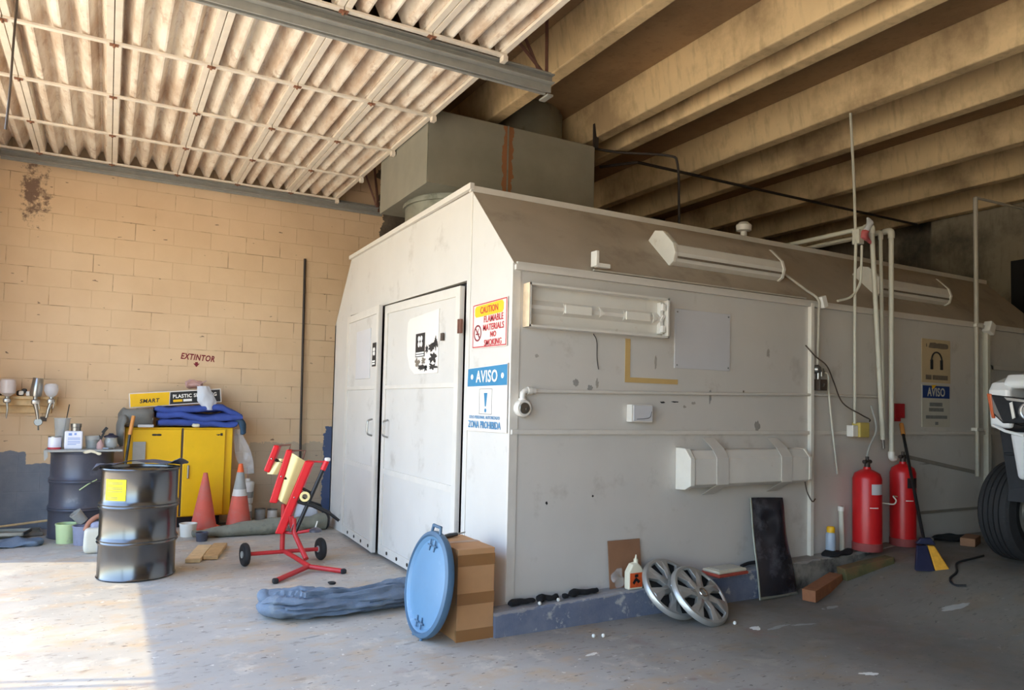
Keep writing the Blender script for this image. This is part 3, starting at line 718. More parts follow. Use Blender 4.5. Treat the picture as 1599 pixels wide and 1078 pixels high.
m.build('fitting', 'steel', sw)
MB().tube(curve_pts([(5.10,YS+.26,2.735),(5.24,YS+.05,2.52),(5.29,YS-.05,2.42),(5.30,YS-.05,2.30),(5.305,YS-.035,1.86)],6),.011,8).build('riser', 'conduit', sw)
MB().box((5.335,YS-.062,2.40),(.06,.05,.10),rot(0,-20,0)).build('bracket', 'white_plastic', sw, bevel=.006)
o = MB().tube(curve_pts([(5.40,YS-.03,1.80),(5.44,YS-.035,1.77),(5.46,YS-.03,1.60),(5.50,YS-.035,1.30),(5.55,YS-.03,1.05),(5.585,YS-.02,.92)],6),.008,8).build('cord', 'cord_white'); tag(o, 'white flexible cord hanging from the switch box', 'cord')
o = MB().tube(curve_pts([(5.17,YS-.02,2.02),(5.24,YS-.06,1.93),(5.35,YS-.09,1.85),(5.48,YS-.06,1.72),(5.60,YS-.06,1.54),(5.76,YS-.125,1.44),(5.97,YS-.06,1.40),(6.04,YS-.012,1.38)],6),.006,6).build('cable', 'brown_box'); tag(o, 'dark thin cable drooping across the booth side behind the cord', 'cable')
rb = MB().bb((2.985,YS-.03,ZE+.045),(3.10,YS+.012,ZE+.075)).box((2.985,YS+.0,ZE+.105),(.025,.07,.11)).build('eave_bracket', 'white_paint', None, bevel=.003); tag(rb, 'small bent white bracket on the booth eave above the open fixture', 'bracket')
kn = thing('spray_nozzle_cap', 'dusty star-shaped cap on the booth ridge behind the slope fixture', 'cap', (5.17,YR,ZR+.03))
MB().lathe([(0,.0),(.03,.0),(.03,.04),(.07,.05),(.075,.10),(.04,.13),(0,.13)], (5.17,YR,ZR+.035), (0,0,1), 9).build('cap', 'fixture', kn)
# tape corner
o = MB().bb((3.265,YS-.004,1.64),(3.31,YS-.001,1.955)).bb((3.265,YS-.0045,1.638),(3.765,YS-.001,1.675)).build('masking_tape', 'tape'); tag(o, 'tan masking tape in an L shape on the booth side', 'tape')
# ceiling drop conduit with boxes
dc = thing('drop_conduit', 'tall thin conduit dropping from the beams to a yellowed outlet on the booth', 'conduit', (5.78,YS-.03,1.31))
MB().tube([(6.06,4.40,4.298),(5.93,4.27,3.6),(5.77,4.135,2.98),(5.75,4.13,2.6),(5.75,4.13,1.36)],.013,10).build('pipe', 'pvc', dc)
MB().tube(curve_pts([(5.83,4.12,2.95),(5.81,4.11,2.75),(5.79,4.11,2.60),(5.70,4.13,2.48),(5.55,4.155,2.43)],5),.011,8).build('branch', 'pvc', dc)
MB().bb((5.70,YS-.09,1.245),(5.77,YS-.024,1.345)).build('outlet', 'white_plastic', dc, bevel=.005)
MB().bb((5.77,YS-.11,1.24),(5.90,YS-.024,1.37)).build('outlet_box', 'box_yellow', dc, bevel=.008)
MB().bb((5.765,4.10,2.96),(5.835,4.17,3.09)).build('top_box', 'pvc', dc, bevel=.004)
rg = thing('knotted_rag', 'pink-red rag with clear plastic knotted round the conduit top', 'rag', (5.87,4.12,3.02))
MB().blob((5.865,4.11,3.035),(.13,.10,.11),e=.9,nz=.05,fr=14,seed=3).build('rag', 'stool_red', rg); MB().blob((5.91,4.11,3.12),(.09,.05,.18),e=.9,nz=.05,fr=10,seed=6).build('plastic', 'bag', rg)
for i, (x, z, xb, zb, xh, lab) in enumerate(((5.943,3.135,6.10,1.22,5.80,'white gas pipe bent over the booth edge, the leaning left one of three'),(6.14,3.12,6.18,1.40,6.16,'thinnest white pipe of three, between the two thicker ones'),(6.224,3.135,6.224,1.08,6.28,'white gas pipe running straight down behind the red cylinders'))):
    p = thing('gas_pipe', lab, 'pipe', (x,YS-.04,zb), group='pipes over the booth edge')
    r = (.021,.016,.022)[i]
    yk = (YS-.10, YS-.052, YS-.10)[i]
    MB().tube([(x,yk,z-.03),(xb,yk,zb)],r,12).tube([(x,yk+.03,z),(x,7.6,z)],r,12).build('tube', 'pvc', p)
    MB().tube(curve_pts([(x,yk,z-.07),(x,yk,z-.02),(x,yk+.02,z),(x,yk+.07,z)],5),r*1.35,12).build('elbow', 'pvc', p)
    if i == 2: MB().tube(curve_pts([(xb,yk,zb+.03),(xb,yk,zb-.01),(xb+.015,yk,zb-.03),(xb+.045,yk,zb-.03)],4),r*1.3,12).build('elbow', 'white_plastic', p)
    if i == 0: MB().cyl((xb,yk,zb+.01),(xb+.01,yk,zb-.08),.012,seg=10).build('nozzle', 'steel', p)
ab = thing('alarm_box', 'small red alarm box on the booth beside the white pipes', 'alarm box', (6.42,YS,1.40))
MB().bb((6.345,YS-.06,1.415),(6.49,YS-.001,1.55)).build('box', 'alarm_red', ab, bevel=.006); MB().bb((6.375,YS-.05,1.385),(6.44,YS-.001,1.415)).build('base', 'alarm_red', ab)
p4 = thing('wall_pipe', 'single slim grey pipe standing near the far end of the booth side', 'pipe', (7.735,YS-.03,.83))
MB().tube([(7.735,YS-.03,.84),(7.735,YS-.03,2.45),(7.73,YS-.03,3.70)],.022,10).tube([(7.73,YS-.03,3.70),(10.6,YS-.03,3.78)],.014,8).build('tube', 'conduit', p4)
for z in (1.30,2.36): MB().bb((7.68,YS-.06,z),(7.79,YS-.001,z+.03)).build('clamp', 'white_paint', p4)
# thin conduits under the beams
o = MB().tube([(4.95,6.9,4.28),(5.2,6.52,4.275),(7.2,6.5,4.275),(10.4,6.45,4.275)],.018,8).build('ceiling_conduit', 'dark_steel'); tag(o, 'thin dark conduit running under the dark ceiling beams', 'conduit')
o = MB().tube(curve_pts([(4.4,6.45,4.285),(4.75,6.3,4.24),(5.2,6.0,4.20),(5.3,5.95,4.1),(5.31,5.93,3.6),(5.32,5.92,3.07)],5),.014,8).build('ceiling_conduit', 'dark_steel'); tag(o, 'bent dark conduit dropping from a beam onto the booth roof', 'conduit')

# ------------------------------------------------------------------ exhaust plenum above the booth
du = thing('exhaust_plenum', 'large dull green sheet-metal duct box with a rust streak above the booth', 'duct', (2.5,6.2,3.08))
bx = MB().bb((2.5,6.2,3.50),(4.38,7.55,4.20)).build('box', 'duct_steel', du, bevel=.006)
bx.data.transform(Matrix.Identity(4))
MB().bb((3.33,6.193,3.5),(3.345,6.2,4.2)).bb((2.493,6.2,3.5),(2.5,6.215,4.2)).build('seam', 'galv', du)
MB().lathe([(.55,3.082),(.55,3.50),(.53,3.50),(.53,3.082),(.55,3.082)], (3.12,6.85,0), (0,0,1), 40).build('collar', 'galv', du)
MB().lathe([(.545,3.44),(.575,3.44),(.575,3.475),(.545,3.475),(.545,3.44)], (3.12,6.85,0), (0,0,1), 40).build('collar_rim', 'galv', du)
MB().lathe([(0,4.20),(.44,4.20),(.44,4.62),(.42,4.655),(0,4.655)], (3.86,6.85,0), (0,0,1), 36).build('stack', 'galv', du)
MB().bb((4.36,6.19,4.20),(4.40,6.21,4.30)).build('hanger', 'dark_steel', du)
MB().bb((4.36,6.185,4.19),(4.415,6.215,4.44)).build('hanger_strap', 'dark_steel', du)

# scuffs, scratches and small tears on the booth side
for i, (x, z, w, h, mt) in enumerate(((2.84,1.62,.05,.05,'scuff_grey'),(2.96,1.585,.045,.045,'scuff_grey'),(3.02,1.62,.03,.06,'scuff_light'),(2.52,1.79,.03,.02,'scuff_light'),(3.62,1.50,.05,.012,'ink'),(3.74,1.505,.07,.010,'ink'),(3.84,1.47,.03,.02,'scuff_light'),(3.93,1.50,.04,.02,'scuff_light'),(4.46,1.60,.015,.03,'smear'),(4.74,1.93,.03,.07,'scuff_light'),(3.55,1.80,.02,.10,'scuff_light'),(4.10,1.56,.03,.09,'scuff_grey'),(2.62,.80,.02,.02,'ink'),(3.0,.83,.015,.015,'ink'),(4.62,1.33,.06,.10,'scuff_grey'),(5.95,.62,.02,.14,'scuff_light'),(6.9,.98,.18,.012,'scuff_light'))):
    MB().splat((x,YS-.0006,z),(1,0,0),(0,0,1),w,h,60+i).build('scuff', mt, booth)
MB().tube(curve_pts([(2.98,YS-.003,1.97),(3.01,YS-.003,1.92),(3.015,YS-.003,1.80),(3.03,YS-.003,1.72)],5),.003,5).build('seam_crack', 'ink', booth)
# ------------------------------------------------------------------ overhead doors
ZD = 4.05
JX = [-1.36,-.746,-.066,.60,1.26,1.89,2.49]
def overhead(label, y0, y1, styles):
    d = thing('overhead_door', label, 'overhead door', (1.0,(y0+y1)/2,ZD), group='rolled-up bay doors')
    for i in range(len(JX)-1):
        a, b = JX[i], JX[i+1]; fl = .055; w = (b-a-2*fl)/3.25
        prof = [(a+.004,.03),(a+fl,.03)]
        x = a+fl
        prof += [(x+.002,.12)]
        for k in range(3):
            prof += [(x+w*.03,.135),(x+w*.09,.13),(x+w*.40,.03),(x+w*.60,.012),(x+w*.68,.012),(x+w*.96,.13)]; x += w
        prof += [(x+w*.06,.13),(b-fl-.004,.03),(b-.004,.03)]
        m = MB(); n = len(prof)
        vs = []
        for yy in (y0, y1):
            for (px, pz) in prof: vs.append((px,yy,ZD+pz))
            for (px, pz) in reversed(prof): vs.append((px,yy,ZD+pz+.004))
        N2 = 2*n; fs = [tuple(range(N2)), tuple(range(2*N2-1,N2-1,-1))]+[(k,(k+1)%N2,N2+(k+1)%N2,N2+k) for k in range(N2)]
        m.add(vs, fs, False)
        s = m.build('door_section', 'door_sheet', d)
        m = MB()
        for xx, sg in ((a,1),(b,-1)): m.bb((xx+sg*.003,y0,ZD+.006),(xx+sg*.05,y1,ZD+.03))
        m.build('edge_rail', 'door_frame', s, bevel=.003)
        for ys in styles:
            MB().bb((a+.004,ys-.022,ZD-.012),(b-.004,ys+.022,ZD+.006)).build('stile', 'door_frame', s, bevel=.002)
        for ys in styles:
            if i < len(JX)-2: MB().prism([(b-.03,ys-.02,ZD-.014),(b+.03,ys-.02,ZD-.014),(b+.03,ys+.02,ZD-.014),(b-.03,ys+.02,ZD-.014)],(0,0,-.006)).tube([(b,ys-.02,ZD-.024),(b,ys+.02,ZD-.024)],.009,8).build('hinge', 'door_rust', s, label='rusty hinge')
            else: MB().bb((b-.04,ys-.03,ZD-.05),(b-.002,ys+.03,ZD-.012)).build('end_bracket', 'door_frame', s)
    return d
st1 = [9.18,8.15,7.09,6.02,4.99]
od = overhead('white corrugated overhead door hanging open along the block wall', 4.93, 9.24, st1)
o2 = copy_tree(od); o2.location.y -= 4.50
o2['label'] = 'second white corrugated overhead door, nearer and cut by the photo top'
def track(name, lab, y, flip, x0, x1):
    t = thing('door_track', lab, 'door track', (x0,y,ZD), group='overhead door tracks')
    s = flip
    prof = [(0,0),(.05*s,0),(.05*s,.008),(.008*s,.008),(.008*s,.062),(.05*s,.062),(.05*s,.07),(0,.07)]
    MB().prism([(x0,y+a,ZD-.075+b) for a, b in prof],(x1-x0,0,0)).build('channel', 'track', t)
    pts = [(x0-.28*math.sin(q),ZD-.04-.28*(1-math.cos(q))) for q in [math.pi/2*i/8 for i in range(9)]]+[(x0-.28,.3)]
    m = MB()
    for (a, b) in zip(pts, pts[1:]): 
        d = V((b[0]-a[0],0,b[1]-a[1])).normalized(); n = V((-d.z,0,d.x))*.035
        A, B = V((a[0],y,a[1])), V((b[0],y,b[1]))
        m.prism([A-n,A+n,B+n,B-n],(.03*s,0,0))
    m.build('curve', 'track', t)
    return t
ta = track('a', 'grey steel door track along the block wall', 9.30, -1, -1.10, 3.05)
MB().bb((-1.10,9.305,ZD-.10),(3.12,9.32,ZD+.03)).build('angle_iron', 'track', ta)
tb = track('b', 'grey steel door track between the two overhead doors', 4.86, 1, -1.10, 2.93)
MB().bb((-1.10,4.83,ZD-.13),(2.93,4.858,ZD+.03)).build('angle_iron', 'track', tb)
MB().prism([(2.93,4.80,ZD-.15),(2.93,4.93,ZD-.15),(2.93,4.93,ZD-.135),(2.93,4.80,ZD-.135)],(.05,0,0)).build('end_plate', 'track', tb)
tc = track('c', 'second parallel door track just below the middle one, towards the camera', 4.78, -1, -1.10, 2.95)
MB().bb((-1.10,4.785,ZD-.13),(2.95,4.80,ZD+.03)).build('angle_iron', 'track', tc)
def bars(t, ps):
    for a, b in ps: MB().tube([a,b],.016,4,smooth=False,flat=1).build('hanger', 'redox', t, label='rust-brown angle iron hanger')
bars(tb, [((2.93,4.82,ZD-.06),(2.93,4.84,4.66)),((2.90,4.82,ZD-.04),(2.55,4.84,4.66)),((2.93,4.82,ZD+.0),(2.30,4.86,4.62))])
bars(ta, [((3.07,9.31,ZD-.05),(2.75,9.2,4.66)),((3.07,9.31,ZD-.05),(2.98,9.3,4.66))])
# wall hanger for other track ends lives on the header
o = MB().tube(curve_pts([(-.60,5.46,ZD+.02),(-.61,5.46,3.7),(-.615,5.455,3.35),(-.625,5.45,3.10)],5),.007,6).build('pull_cord', 'brown_box'); tag(o, 'thin dark pull cord hanging from the open overhead door', 'cord')

# ------------------------------------------------------------------ steel drums
def drum(name, lab, cx, cy, mt, h=.88, r=.288):
    d = thing('steel_drum', lab, 'drum', (cx,cy,0))
    prof = [(0,.0),(r-.02,.0),(r-.004,.004),(r+.006,.012),(r-.002,.022)]
    for zc in (.30,.585):
        prof += [(r-.003,zc-.04),(r+.004,zc-.026),(r+.013,zc-.012),(r+.004,zc-.001),(r+.004,zc+.001),(r+.013,zc+.012),(r+.004,zc+.026),(r-.003,zc+.04)]
    prof += [(r-.002,h-.03),(r+.004,h-.016),(r+.011,h-.008),(r+.008,h),(r-.004,h),(r-.008,h-.02),(0,h-.02)]
    MB().lathe(prof, (cx,cy,0), (0,0,1), 64).build('body', mt, d, autos=50)
    m = MB().lathe([(0,0),(.03,0),(.03,.012),(0,.012)], (cx+.17,cy-.02,h-.02), (0,0,1), 14).lathe([(0,0),(.015,0),(.015,.01),(0,.01)], (cx-.18,cy+.02,h-.02), (0,0,1), 12)
    m.build('bung', 'dark_steel', d)
    return d
dr = drum('f', 'glossy black steel drum with yellow label standing at the sunlight edge', .265, 6.74, 'black_gloss')
def cyl_patch(m, cx, cy, r, a0, a1, z0, z1, n=6):
    vs = []
    for i in range(n+1):
        a = rad(a0+(a1-a0)*i/n)
        for z in (z0, z1): vs.append((cx+r*math.cos(a),cy+r*math.sin(a),z))
    for i in range(n+1):
        a = rad(a0+(a1-a0)*i/n)
        for z in (z0, z1): vs.append((cx+(r-.004)*math.cos(a),cy+(r-.004)*math.sin(a),z))
    N = 2*(n+1); fs = []
    for i in range(n): fs += [(2*i,2*i+2,2*i+3,2*i+1),(N+2*i,N+2*i+1,N+2*i+3,N+2*i+2),(2*i,N+2*i,N+2*i+2,2*i+2),(2*i+1,2*i+3,N+2*i+3,N+2*i+1)]
    fs += [(0,1,N+1,N),(2*n,N+2*n,N+2*n+1,2*n+1)]
    return m.add(vs, fs, True)
lb = cyl_patch(MB(), .265,6.74,.2905, 212,248, .635,.80).build('label', 'label_yellow', dr, label='bright yellow hazard label')
m = MB()
for z in (.775,.765,.735,.725,.705,.66,.65): cyl_patch(m, .265,6.74,.2913, 217,243 if z > .7 else 236, z-.002, z+.002)
m.build('label_print', 'smear', lb)
pl = thing('plastic_sheet', 'thin dark crumpled plastic sheet lying over the back rim of the black drum', 'plastic sheet', (.265,6.74,.885))
def sh(u, v):
    a = rad(-34+232*u); r = .215+.125*v+.02*math.sin(u*17)*(v > .5)
    zz = .889+.022*(.5+.5*math.sin(u*13+v*2))+.010*mnoise.noise(V((u*9,v*3,3)))
    if u < .16: zz += .05*v*(.16-u)/.16
    if r > .318: zz -= 1.6*(r-.318)*(u > .8)
    return V((.265+r*math.cos(a),6.74+r*math.sin(a),max(zz,.8865) if r < .318 else zz))
MB().sheet(sh, 56, 10, .004).build('sheet', 'sheet_grey', pl)
dg = drum('b', 'dusty grey steel drum used as a table by the block wall', -.20, 8.86, 'drum_grey')
MB().tube([(-.21,8.86-.292,.50),(-.13,8.86-.285,.56),(-.06,8.86-.262,.60)],.006,6).build('paint_streak', 'bucket_green', dg)
bd = thing('table_board', 'paint-spattered board lying on top of the grey drum', 'board', (-.18,8.86,.88))
MB().bb((-.53,8.55,.885),(.16,9.12,.905)).build('board', 'cone_grey', bd, bevel=.003)
MB().prism([(-.53,8.55,.905),(-.50,8.55,.905),(-.49,8.55,.84),(-.52,8.55,.80)],(0,-.006,0)).build('dried_drip', 'cone_grey', bd); MB().blob((-.12,8.53,.884),(.18,.010,.03),nz=.03,fr=16,seed=3).build('dried_drip', 'filter_card', bd)
# things on the board
def can(name, lab, cat, c, r, h, mt, lid='steel', group=None, band=None):
    t = thing(name, lab, cat, c, group=group)
    MB().lathe([(0,0),(r*.96,0),(r,.004),(r,h-.006),(r*.97,h),(0,h)], c, (0,0,1), 28).build('body', mt, t)
    MB().lathe([(0,h-.004),(r*1.03,h-.004),(r*1.03,h+.006),(r*.85,h+.006),(r*.83,h+.002),(0,h+.002)], c, (0,0,1), 28).build('lid', lid, t)
    if band: MB().lathe([(r+.0005,band[1]),(r+.001,band[1]),(r+.001,band[2]),(r+.0005,band[2]),(r+.0005,band[1])], c, (0,0,1), 28).build('label', band[0], t)
    return t
can('paint_can', 'small white-labelled paint can at the left end of the drum board', 'can', (-.45,8.72,.905), .058, .125, 'can_label', band=('can_red',.0,.02))
t = thing('thinner_can', 'square white can with blue print and steel cap on the drum board', 'can', (-.285,8.72,.905))
MB().bb((-.365,8.67,.905),(-.205,8.78,1.09)).build('body', 'can_label', t, bevel=.012)
m = MB().bb((-.33,8.6685,1.045),(-.30,8.67,1.07)).bb((-.28,8.6685,1.05),(-.26,8.67,1.07))
for z in (1.02,1.005,.985,.97,.955): m.bb((-.335,8.6685,z-.003),(-.225 if z > .96 else -.26,8.67,z+.003))
m.build('print', 'can_blue', t)
MB().lathe([(0,0),(.045,0),(.045,.035),(.05,.04),(.05,.075),(.043,.075),(.043,.045),(0,.045)], (-.27,8.72,1.09), (0,0,1), 20).build('cap', 'steel', t)
t = thing('mixing_beaker', 'tall clear plastic beaker with a stick behind the white cans', 'beaker', (-.40,8.90,.905))
MB().lathe([(0,0),(.05,0),(.075,.30),(.082,.31),(.080,.312),(.072,.305),(.047,.006),(0,.006)], (-.40,8.9,.905), (0,0,1), 28).build('cup', 'clear_cup', t); MB().tube([(-.40,8.90,.92),(-.345,8.90,1.36)],.005,6).build('stick', 'dark_steel', t)
t = thing('plastic_tub', 'squat translucent tub holding greenish residue behind the spray bottle', 'tub', (-.115,8.78,.905))
MB().lathe([(0,0),(.062,0),(.075,.125),(.08,.13),(.072,.132),(.06,.01),(0,.01)], (-.115,8.78,.905), (0,0,1), 26).build('cup', 'clear_cup', t); MB().lathe([(0,.01),(.059,.01),(.066,.085),(0,.085)], (-.115,8.78,.905), (0,0,1), 26).build('residue', 'moss_wood', t)
t = thing('spray_bottle', 'pink-bodied bottle with black trigger sprayer on the drum board', 'spray bottle', (-.045,8.68,.905))
MB().lathe([(0,0),(.032,0),(.035,.01),(.033,.055),(.014,.085),(.013,.10),(0,.10)], (-.045,8.68,.905), (0,0,1), 20).build('bottle', 'pink_bag', t)
MB().box((-.035,8.68,1.03),(.022,.022,.10),rot(0,22,0)).box((-.01,8.68,1.10),(.03,.02,.07),rot(0,35,0)).box((-.05,8.68,1.02),(.012,.012,.06),rot(0,-15,0)).build('trigger', 'black_plastic', t, bevel=.004)
t = thing('glass_jar', 'clear jar with a dark purple lid at the right end of the drum board', 'jar', (.05,8.74,.905))
MB().lathe([(0,0),(.045,0),(.062,.03),(.064,.075),(.055,.105),(.056,.12),(.05,.12),(.05,.1),(.058,.07),(.055,.03),(.04,.006),(0,.006)], (.05,8.74,.905), (0,0,1), 26).build('body', 'clear_cup', t); MB().lathe([(0,.118),(.068,.118),(.068,.132),(.03,.145),(.02,.16),(0,.16)], (.05,8.74,.905), (0,0,1), 22).build('lid', 'navy', t)
t = thing('wire_spring', 'small grey metal tool lying by the jar on the drum board', 'tool', (.0,8.62,.905))
MB().tube([(-.02,8.62,.914),(.03,8.60,.914),(.07,8.62,.914)],.009,8).build('rod', 'steel', t)
t = thing('wire_rod', 'thin dark rod standing upright behind the jar', 'rod', (.14,8.95,.905)); MB().tube([(.14,8.95,.905),(.135,8.97,1.11)],.004,6).build('rod', 'dark_steel', t)
# buckets before the drum
def bucket(lab, c, r, h, mt, ang=0, name='plastic_bucket', inner='smear_grey', cat='bucket'):
    t = thing(name, lab, cat, c)
    n = V((math.sin(rad(ang)),-.3*math.sin(rad(abs(ang))),math.cos(rad(ang))))
    MB().lathe([(0,0),(r*.86,0),(r*.88,.004),(r,h-.012),(r*1.05,h-.012),(r*1.05,h),(r*.95,h),(r*.82,.012),(0,.012)], c, n, 32).build('bucket', mt, t)
    return t
bucket('pale green plastic bucket on the floor before the grey drum', (-.30,8.46,0), .095, .19, 'bucket_green')
bucket('grey-lilac paint bucket standing next to the green bucket', (-.14,8.30,0), .105, .185, 'bucket_grey')
bucket('grey plastic cup tipped on its side over the paint bucket', (-.16,8.42,.205), .055, .12, 'cone_grey', -38, 'plastic_cup', cat='cup')
t = thing('plastic_jug', 'dirty white square jug with rusty stained back behind the black drum', 'jug', (-.03,7.86,0))
MB().blob((-.03,7.84,.115),(.22,.16,.23),e=.35,nz=.006,fr=8).build('body', 'jug', t); MB().blob((-.01,7.90,.215),(.17,.12,.13),e=.5,nz=.008,fr=8,seed=4).build('upper_body', 'bucket_grey', t); MB().tube(curve_pts([(-.13,7.86,.20),(-.10,7.88,.27),(-.04,7.89,.32),(.03,7.90,.33)],5),.022,10).build('handle', 'jug_rust', t)
# flat trays and rag far left
for i, (x, y, z, w, d, a, lab) in enumerate(((-.86,9.08,.02,.62,.34,8,'flat dirty metal tray on the floor by the grey-blue wall paint'),(-.90,8.92,.058,.50,.26,-12,'second flat metal tray lying on the first one'))):
    t = thing('metal_tray', lab, 'tray', (x,y,z-.02), group='trays at the wall foot')
    R = rot(0,0,a)
    MB().box((x,y,z-.008),(w,d,.012),R).build('tray', 'galv', t)
    for sx, sy, l, b in ((0,-d/2,w,.012),(0,d/2,w,.012),(-w/2,0,.012,d),(w/2,0,.012,d)): MB().box(V((x,y,z+.004))+R@V((sx,sy,0)),(l,b,.03),R).build('rim', 'steel', t)
t = thing('stick', 'pale stick lying across the trays against the wall', 'stick', (-.62,9.25,.1)); MB().tube([(-.95,9.2,.075),(-.28,9.28,.13)],.012,8).build('stick', 'wood_pale', t)
o = MB().blob((-.72,8.42,.03),(.46,.24,.07),e=.8,nz=.05,fr=7,seed=5,nu=40,nv=20).build('floor_rag', 'blanket'); tag(o, 'crumpled dark blue-grey rag on the floor left of the buckets', 'rag')
for p in o.data.vertices: p.co.z = max(p.co.z, .002)

# ------------------------------------------------------------------ spray gun shelf
sh_ = thing('gun_shelf', 'rough wooden shelf on the block wall holding spray guns', 'shelf', (-.80,YW,1.26))
MB().bb((-1.22,9.22,1.405),(-.475,YW,1.435)).build('shelf_board', 'wood_pale', sh_, bevel=.003)
MB().bb((-1.22,9.275,1.335),(-.485,YW,1.405)).build('upper_rail', 'wood_pale', sh_, bevel=.003)
MB().bb((-1.22,9.36,1.255),(-.53,YW,1.333)).build('lower_rail', 'wood_pale', sh_, bevel=.003)
def gun(x, lab, kind):
    y = 9.143
    g = thing('spray_gun', lab, 'spray gun', (x,y,1.2), group='spray guns on the wall shelf')
    if kind == 0:
        MB().lathe([(0,-.02),(.02,-.018),(.07,.02),(.075,.10),(.066,.155),(.05,.165),(0,.168)], (x,y,1.445), (0,0,1), 24).build('cup', 'gun_cup', g)
        MB().cyl((x,y,1.43),(x,y,1.39),.022,seg=12).blob((x,y-.005,1.385),(.07,.05,.05)).tube([(x,y-.01,1.38),(x+.01,y-.02,1.30),(x+.005,y-.02,1.235)],[.012,.011,.008],10).cyl((x+.005,y-.02,1.245),(x+.005,y-.02,1.20),.010,.004,seg=10).build('body', 'gun_silver', g)
    elif kind == 1:
        MB().lathe([(0,.0),(.05,.0),(.058,.03),(.050,.19),(.046,.195),(.044,.19),(.05,.03),(0,.02)], (x,y,1.435), (.10,0,1), 28).build('cup', 'aluminium', g)
        MB().cyl((x,y,1.44),(x,y-.005,1.38),.02,seg=12).blob((x+.005,y-.01,1.375),(.08,.05,.06)).tube([(x,y-.012,1.37),(x+.02,y-.015,1.28),(x+.035,y-.02,1.19)],[.022,.017,.014],10).tube([(x+.03,y-.03,1.37),(x+.045,y-.03,1.30)],.005,6).build('body', 'gun_silver', g)
        MB().lathe([(0,-.012),(.036,-.012),(.04,0),(.036,.012),(0,.012)], (x+.038,y-.02,1.165), (0,-1,.1), 20).cyl((x+.04,y-.02,1.13),(x+.043,y-.02,1.08),.008,seg=8).build('gauge', 'steel', g)
    else:
        MB().lathe([(0,-.03),(.018,-.028),(.05,.0),(.068,.05),(.062,.10),(.045,.118),(0,.12)], (x,y,1.455), (-.06,0,1), 24).build('cup', 'bag', g)
        MB().cyl((x,y,1.44),(x,y-.005,1.39),.02,seg=12).blob((x+.0,y-.01,1.385),(.07,.05,.06)).tube([(x+.0,y-.012,1.38),(x-.02,y-.02,1.30),(x-.035,y-.02,1.21)],[.020,.016,.013],10).tube([(x+.03,y-.03,1.38),(x+.02,y-.03,1.31)],.005,6).build('body', 'gun_silver', g)
    return g
gun(-.91, 'spray gun with frosted white cup, leftmost on the wall shelf', 0)
gun(-.665, 'spray gun with tall aluminium cup and dangling gauge on the wall shelf', 1)
gun(-.522, 'spray gun with translucent rounded cup at the right end of the wall shelf', 2)
t = thing('gun_fitting', 'small black and white gun fittings lying between the cups on the shelf', 'fitting', (-.79,9.27,1.435))
MB().blob((-.81,9.27,1.465),(.07,.05,.06)).blob((-.775,9.27,1.49),(.05,.04,.05)).build('knob', 'black_plastic', t); MB().blob((-.80,9.245,1.468),(.045,.02,.045)).blob((-.735,9.26,1.462),(.05,.04,.055)).build('cap', 'white_plastic', t)
t = thing('air_fitting', 'dark air fitting at the far left of the shelf, cut by the photo edge', 'fitting', (-1.0,9.27,1.435)); MB().blob((-1.005,9.27,1.475),(.09,.05,.08)).build('body', 'black_plastic', t); MB().blob((-.965,9.25,1.49),(.03,.02,.03)).build('tip', 'white_plastic', t)
t = thing('wall_plug', 'small dark square fixing on the wall below the right spray gun', 'fixing', (-.60,YW,1.17)); MB().bb((-.63,9.385,1.165),(-.57,YW,1.215)).build('plate', 'brown_box', t)

# ------------------------------------------------------------------ yellow cabinet and what lies on it
YC = 8.95
cb = thing('yellow_cabinet', 'yellow two-door flammables cabinet against the block wall', 'cabinet', (.73,9.15,0))
MB().bb((.185,YC+.012,.12),(1.287,YW-.01,1.122)).build('body', 'yellow', cb, bevel=.006)
MB().bb((.22,YC+.05,0),(1.18,YW-.03,.12)).build('plinth', 'black_plastic', cb)
dl = MB().bb((.255,YC-.018,.14),(.742,YC+.01,1.10)).build('door', 'yellow', cb, bevel=.006)
dR = MB().bb((.765,YC-.018,.13),(1.205,YC+.01,1.10)).build('door', 'yellow', cb, bevel=.006)
MB().bb((.745,YC-.008,.13),(.762,YC+.0,1.115)).build('door_gap_strip', 'brown_box', cb)
m = MB().blob((.47,YC-.019,1.04),(.05,.004,.022)).blob((.515,YC-.019,1.04),(.05,.004,.022)); m.build('badge', 'ink', dl)
m = MB().prism([(1.10,YC-.019,1.045),(1.16,YC-.019,1.05),(1.13,YC-.019,1.03)],(0,-.002,0)).bb((1.15,YC-.0205,1.03),(1.175,YC-.018,1.06)); m.build('badge', 'ink', dR)
MB().bb((.815,YC-.04,.55),(.835,YC-.018,.70)).build('door_handle', 'steel', dR, bevel=.006)
MB().bb((.80,YC-.021,.52),(.845,YC-.018,.74)).build('handle_plate', 'yellow', dR)
o = MB().box((.325,8.878,.485),(.125,.012,.965),rot(-4,0,2)).build('grey_pad', 'cone_grey', None, bevel=.003); tag(o, 'grey flat strip leaning on the left door of the yellow cabinet', 'board')
o = thing('mop_stick', 'dark stick with a yellow wooden grip leaning by the left cabinet side', 'stick', (.12,8.9,0))
MB().tube([(.125,8.62,.0),(.225,8.74,1.06)],.014,8).build('shaft', 'black_plastic', o); MB().tube([(.223,8.738,1.05),(.252,8.765,1.25)],.019,10).build('grip', 'wood_orange', o)
def layer(x0, x1, y0, y1, z, th, wav, seed, droop=0):
    def fn(u, v):
        x = x0+(x1-x0)*u; y = y0+(y1-y0)*v
        zz = z+wav*math.sin(u*5.5+seed)+wav*.6*math.sin(u*11+seed*2+v*2)+.012*mnoise.noise(V((x*6,y*6,seed)))
        e = max(0,u-.86)/.14; zz -= droop*e*e
        return V((x,y,zz))
    return fn
bl = thing('moving_blanket', 'folded bright blue moving blanket on top of the yellow cabinet', 'blanket', (.9,9.12,1.122))
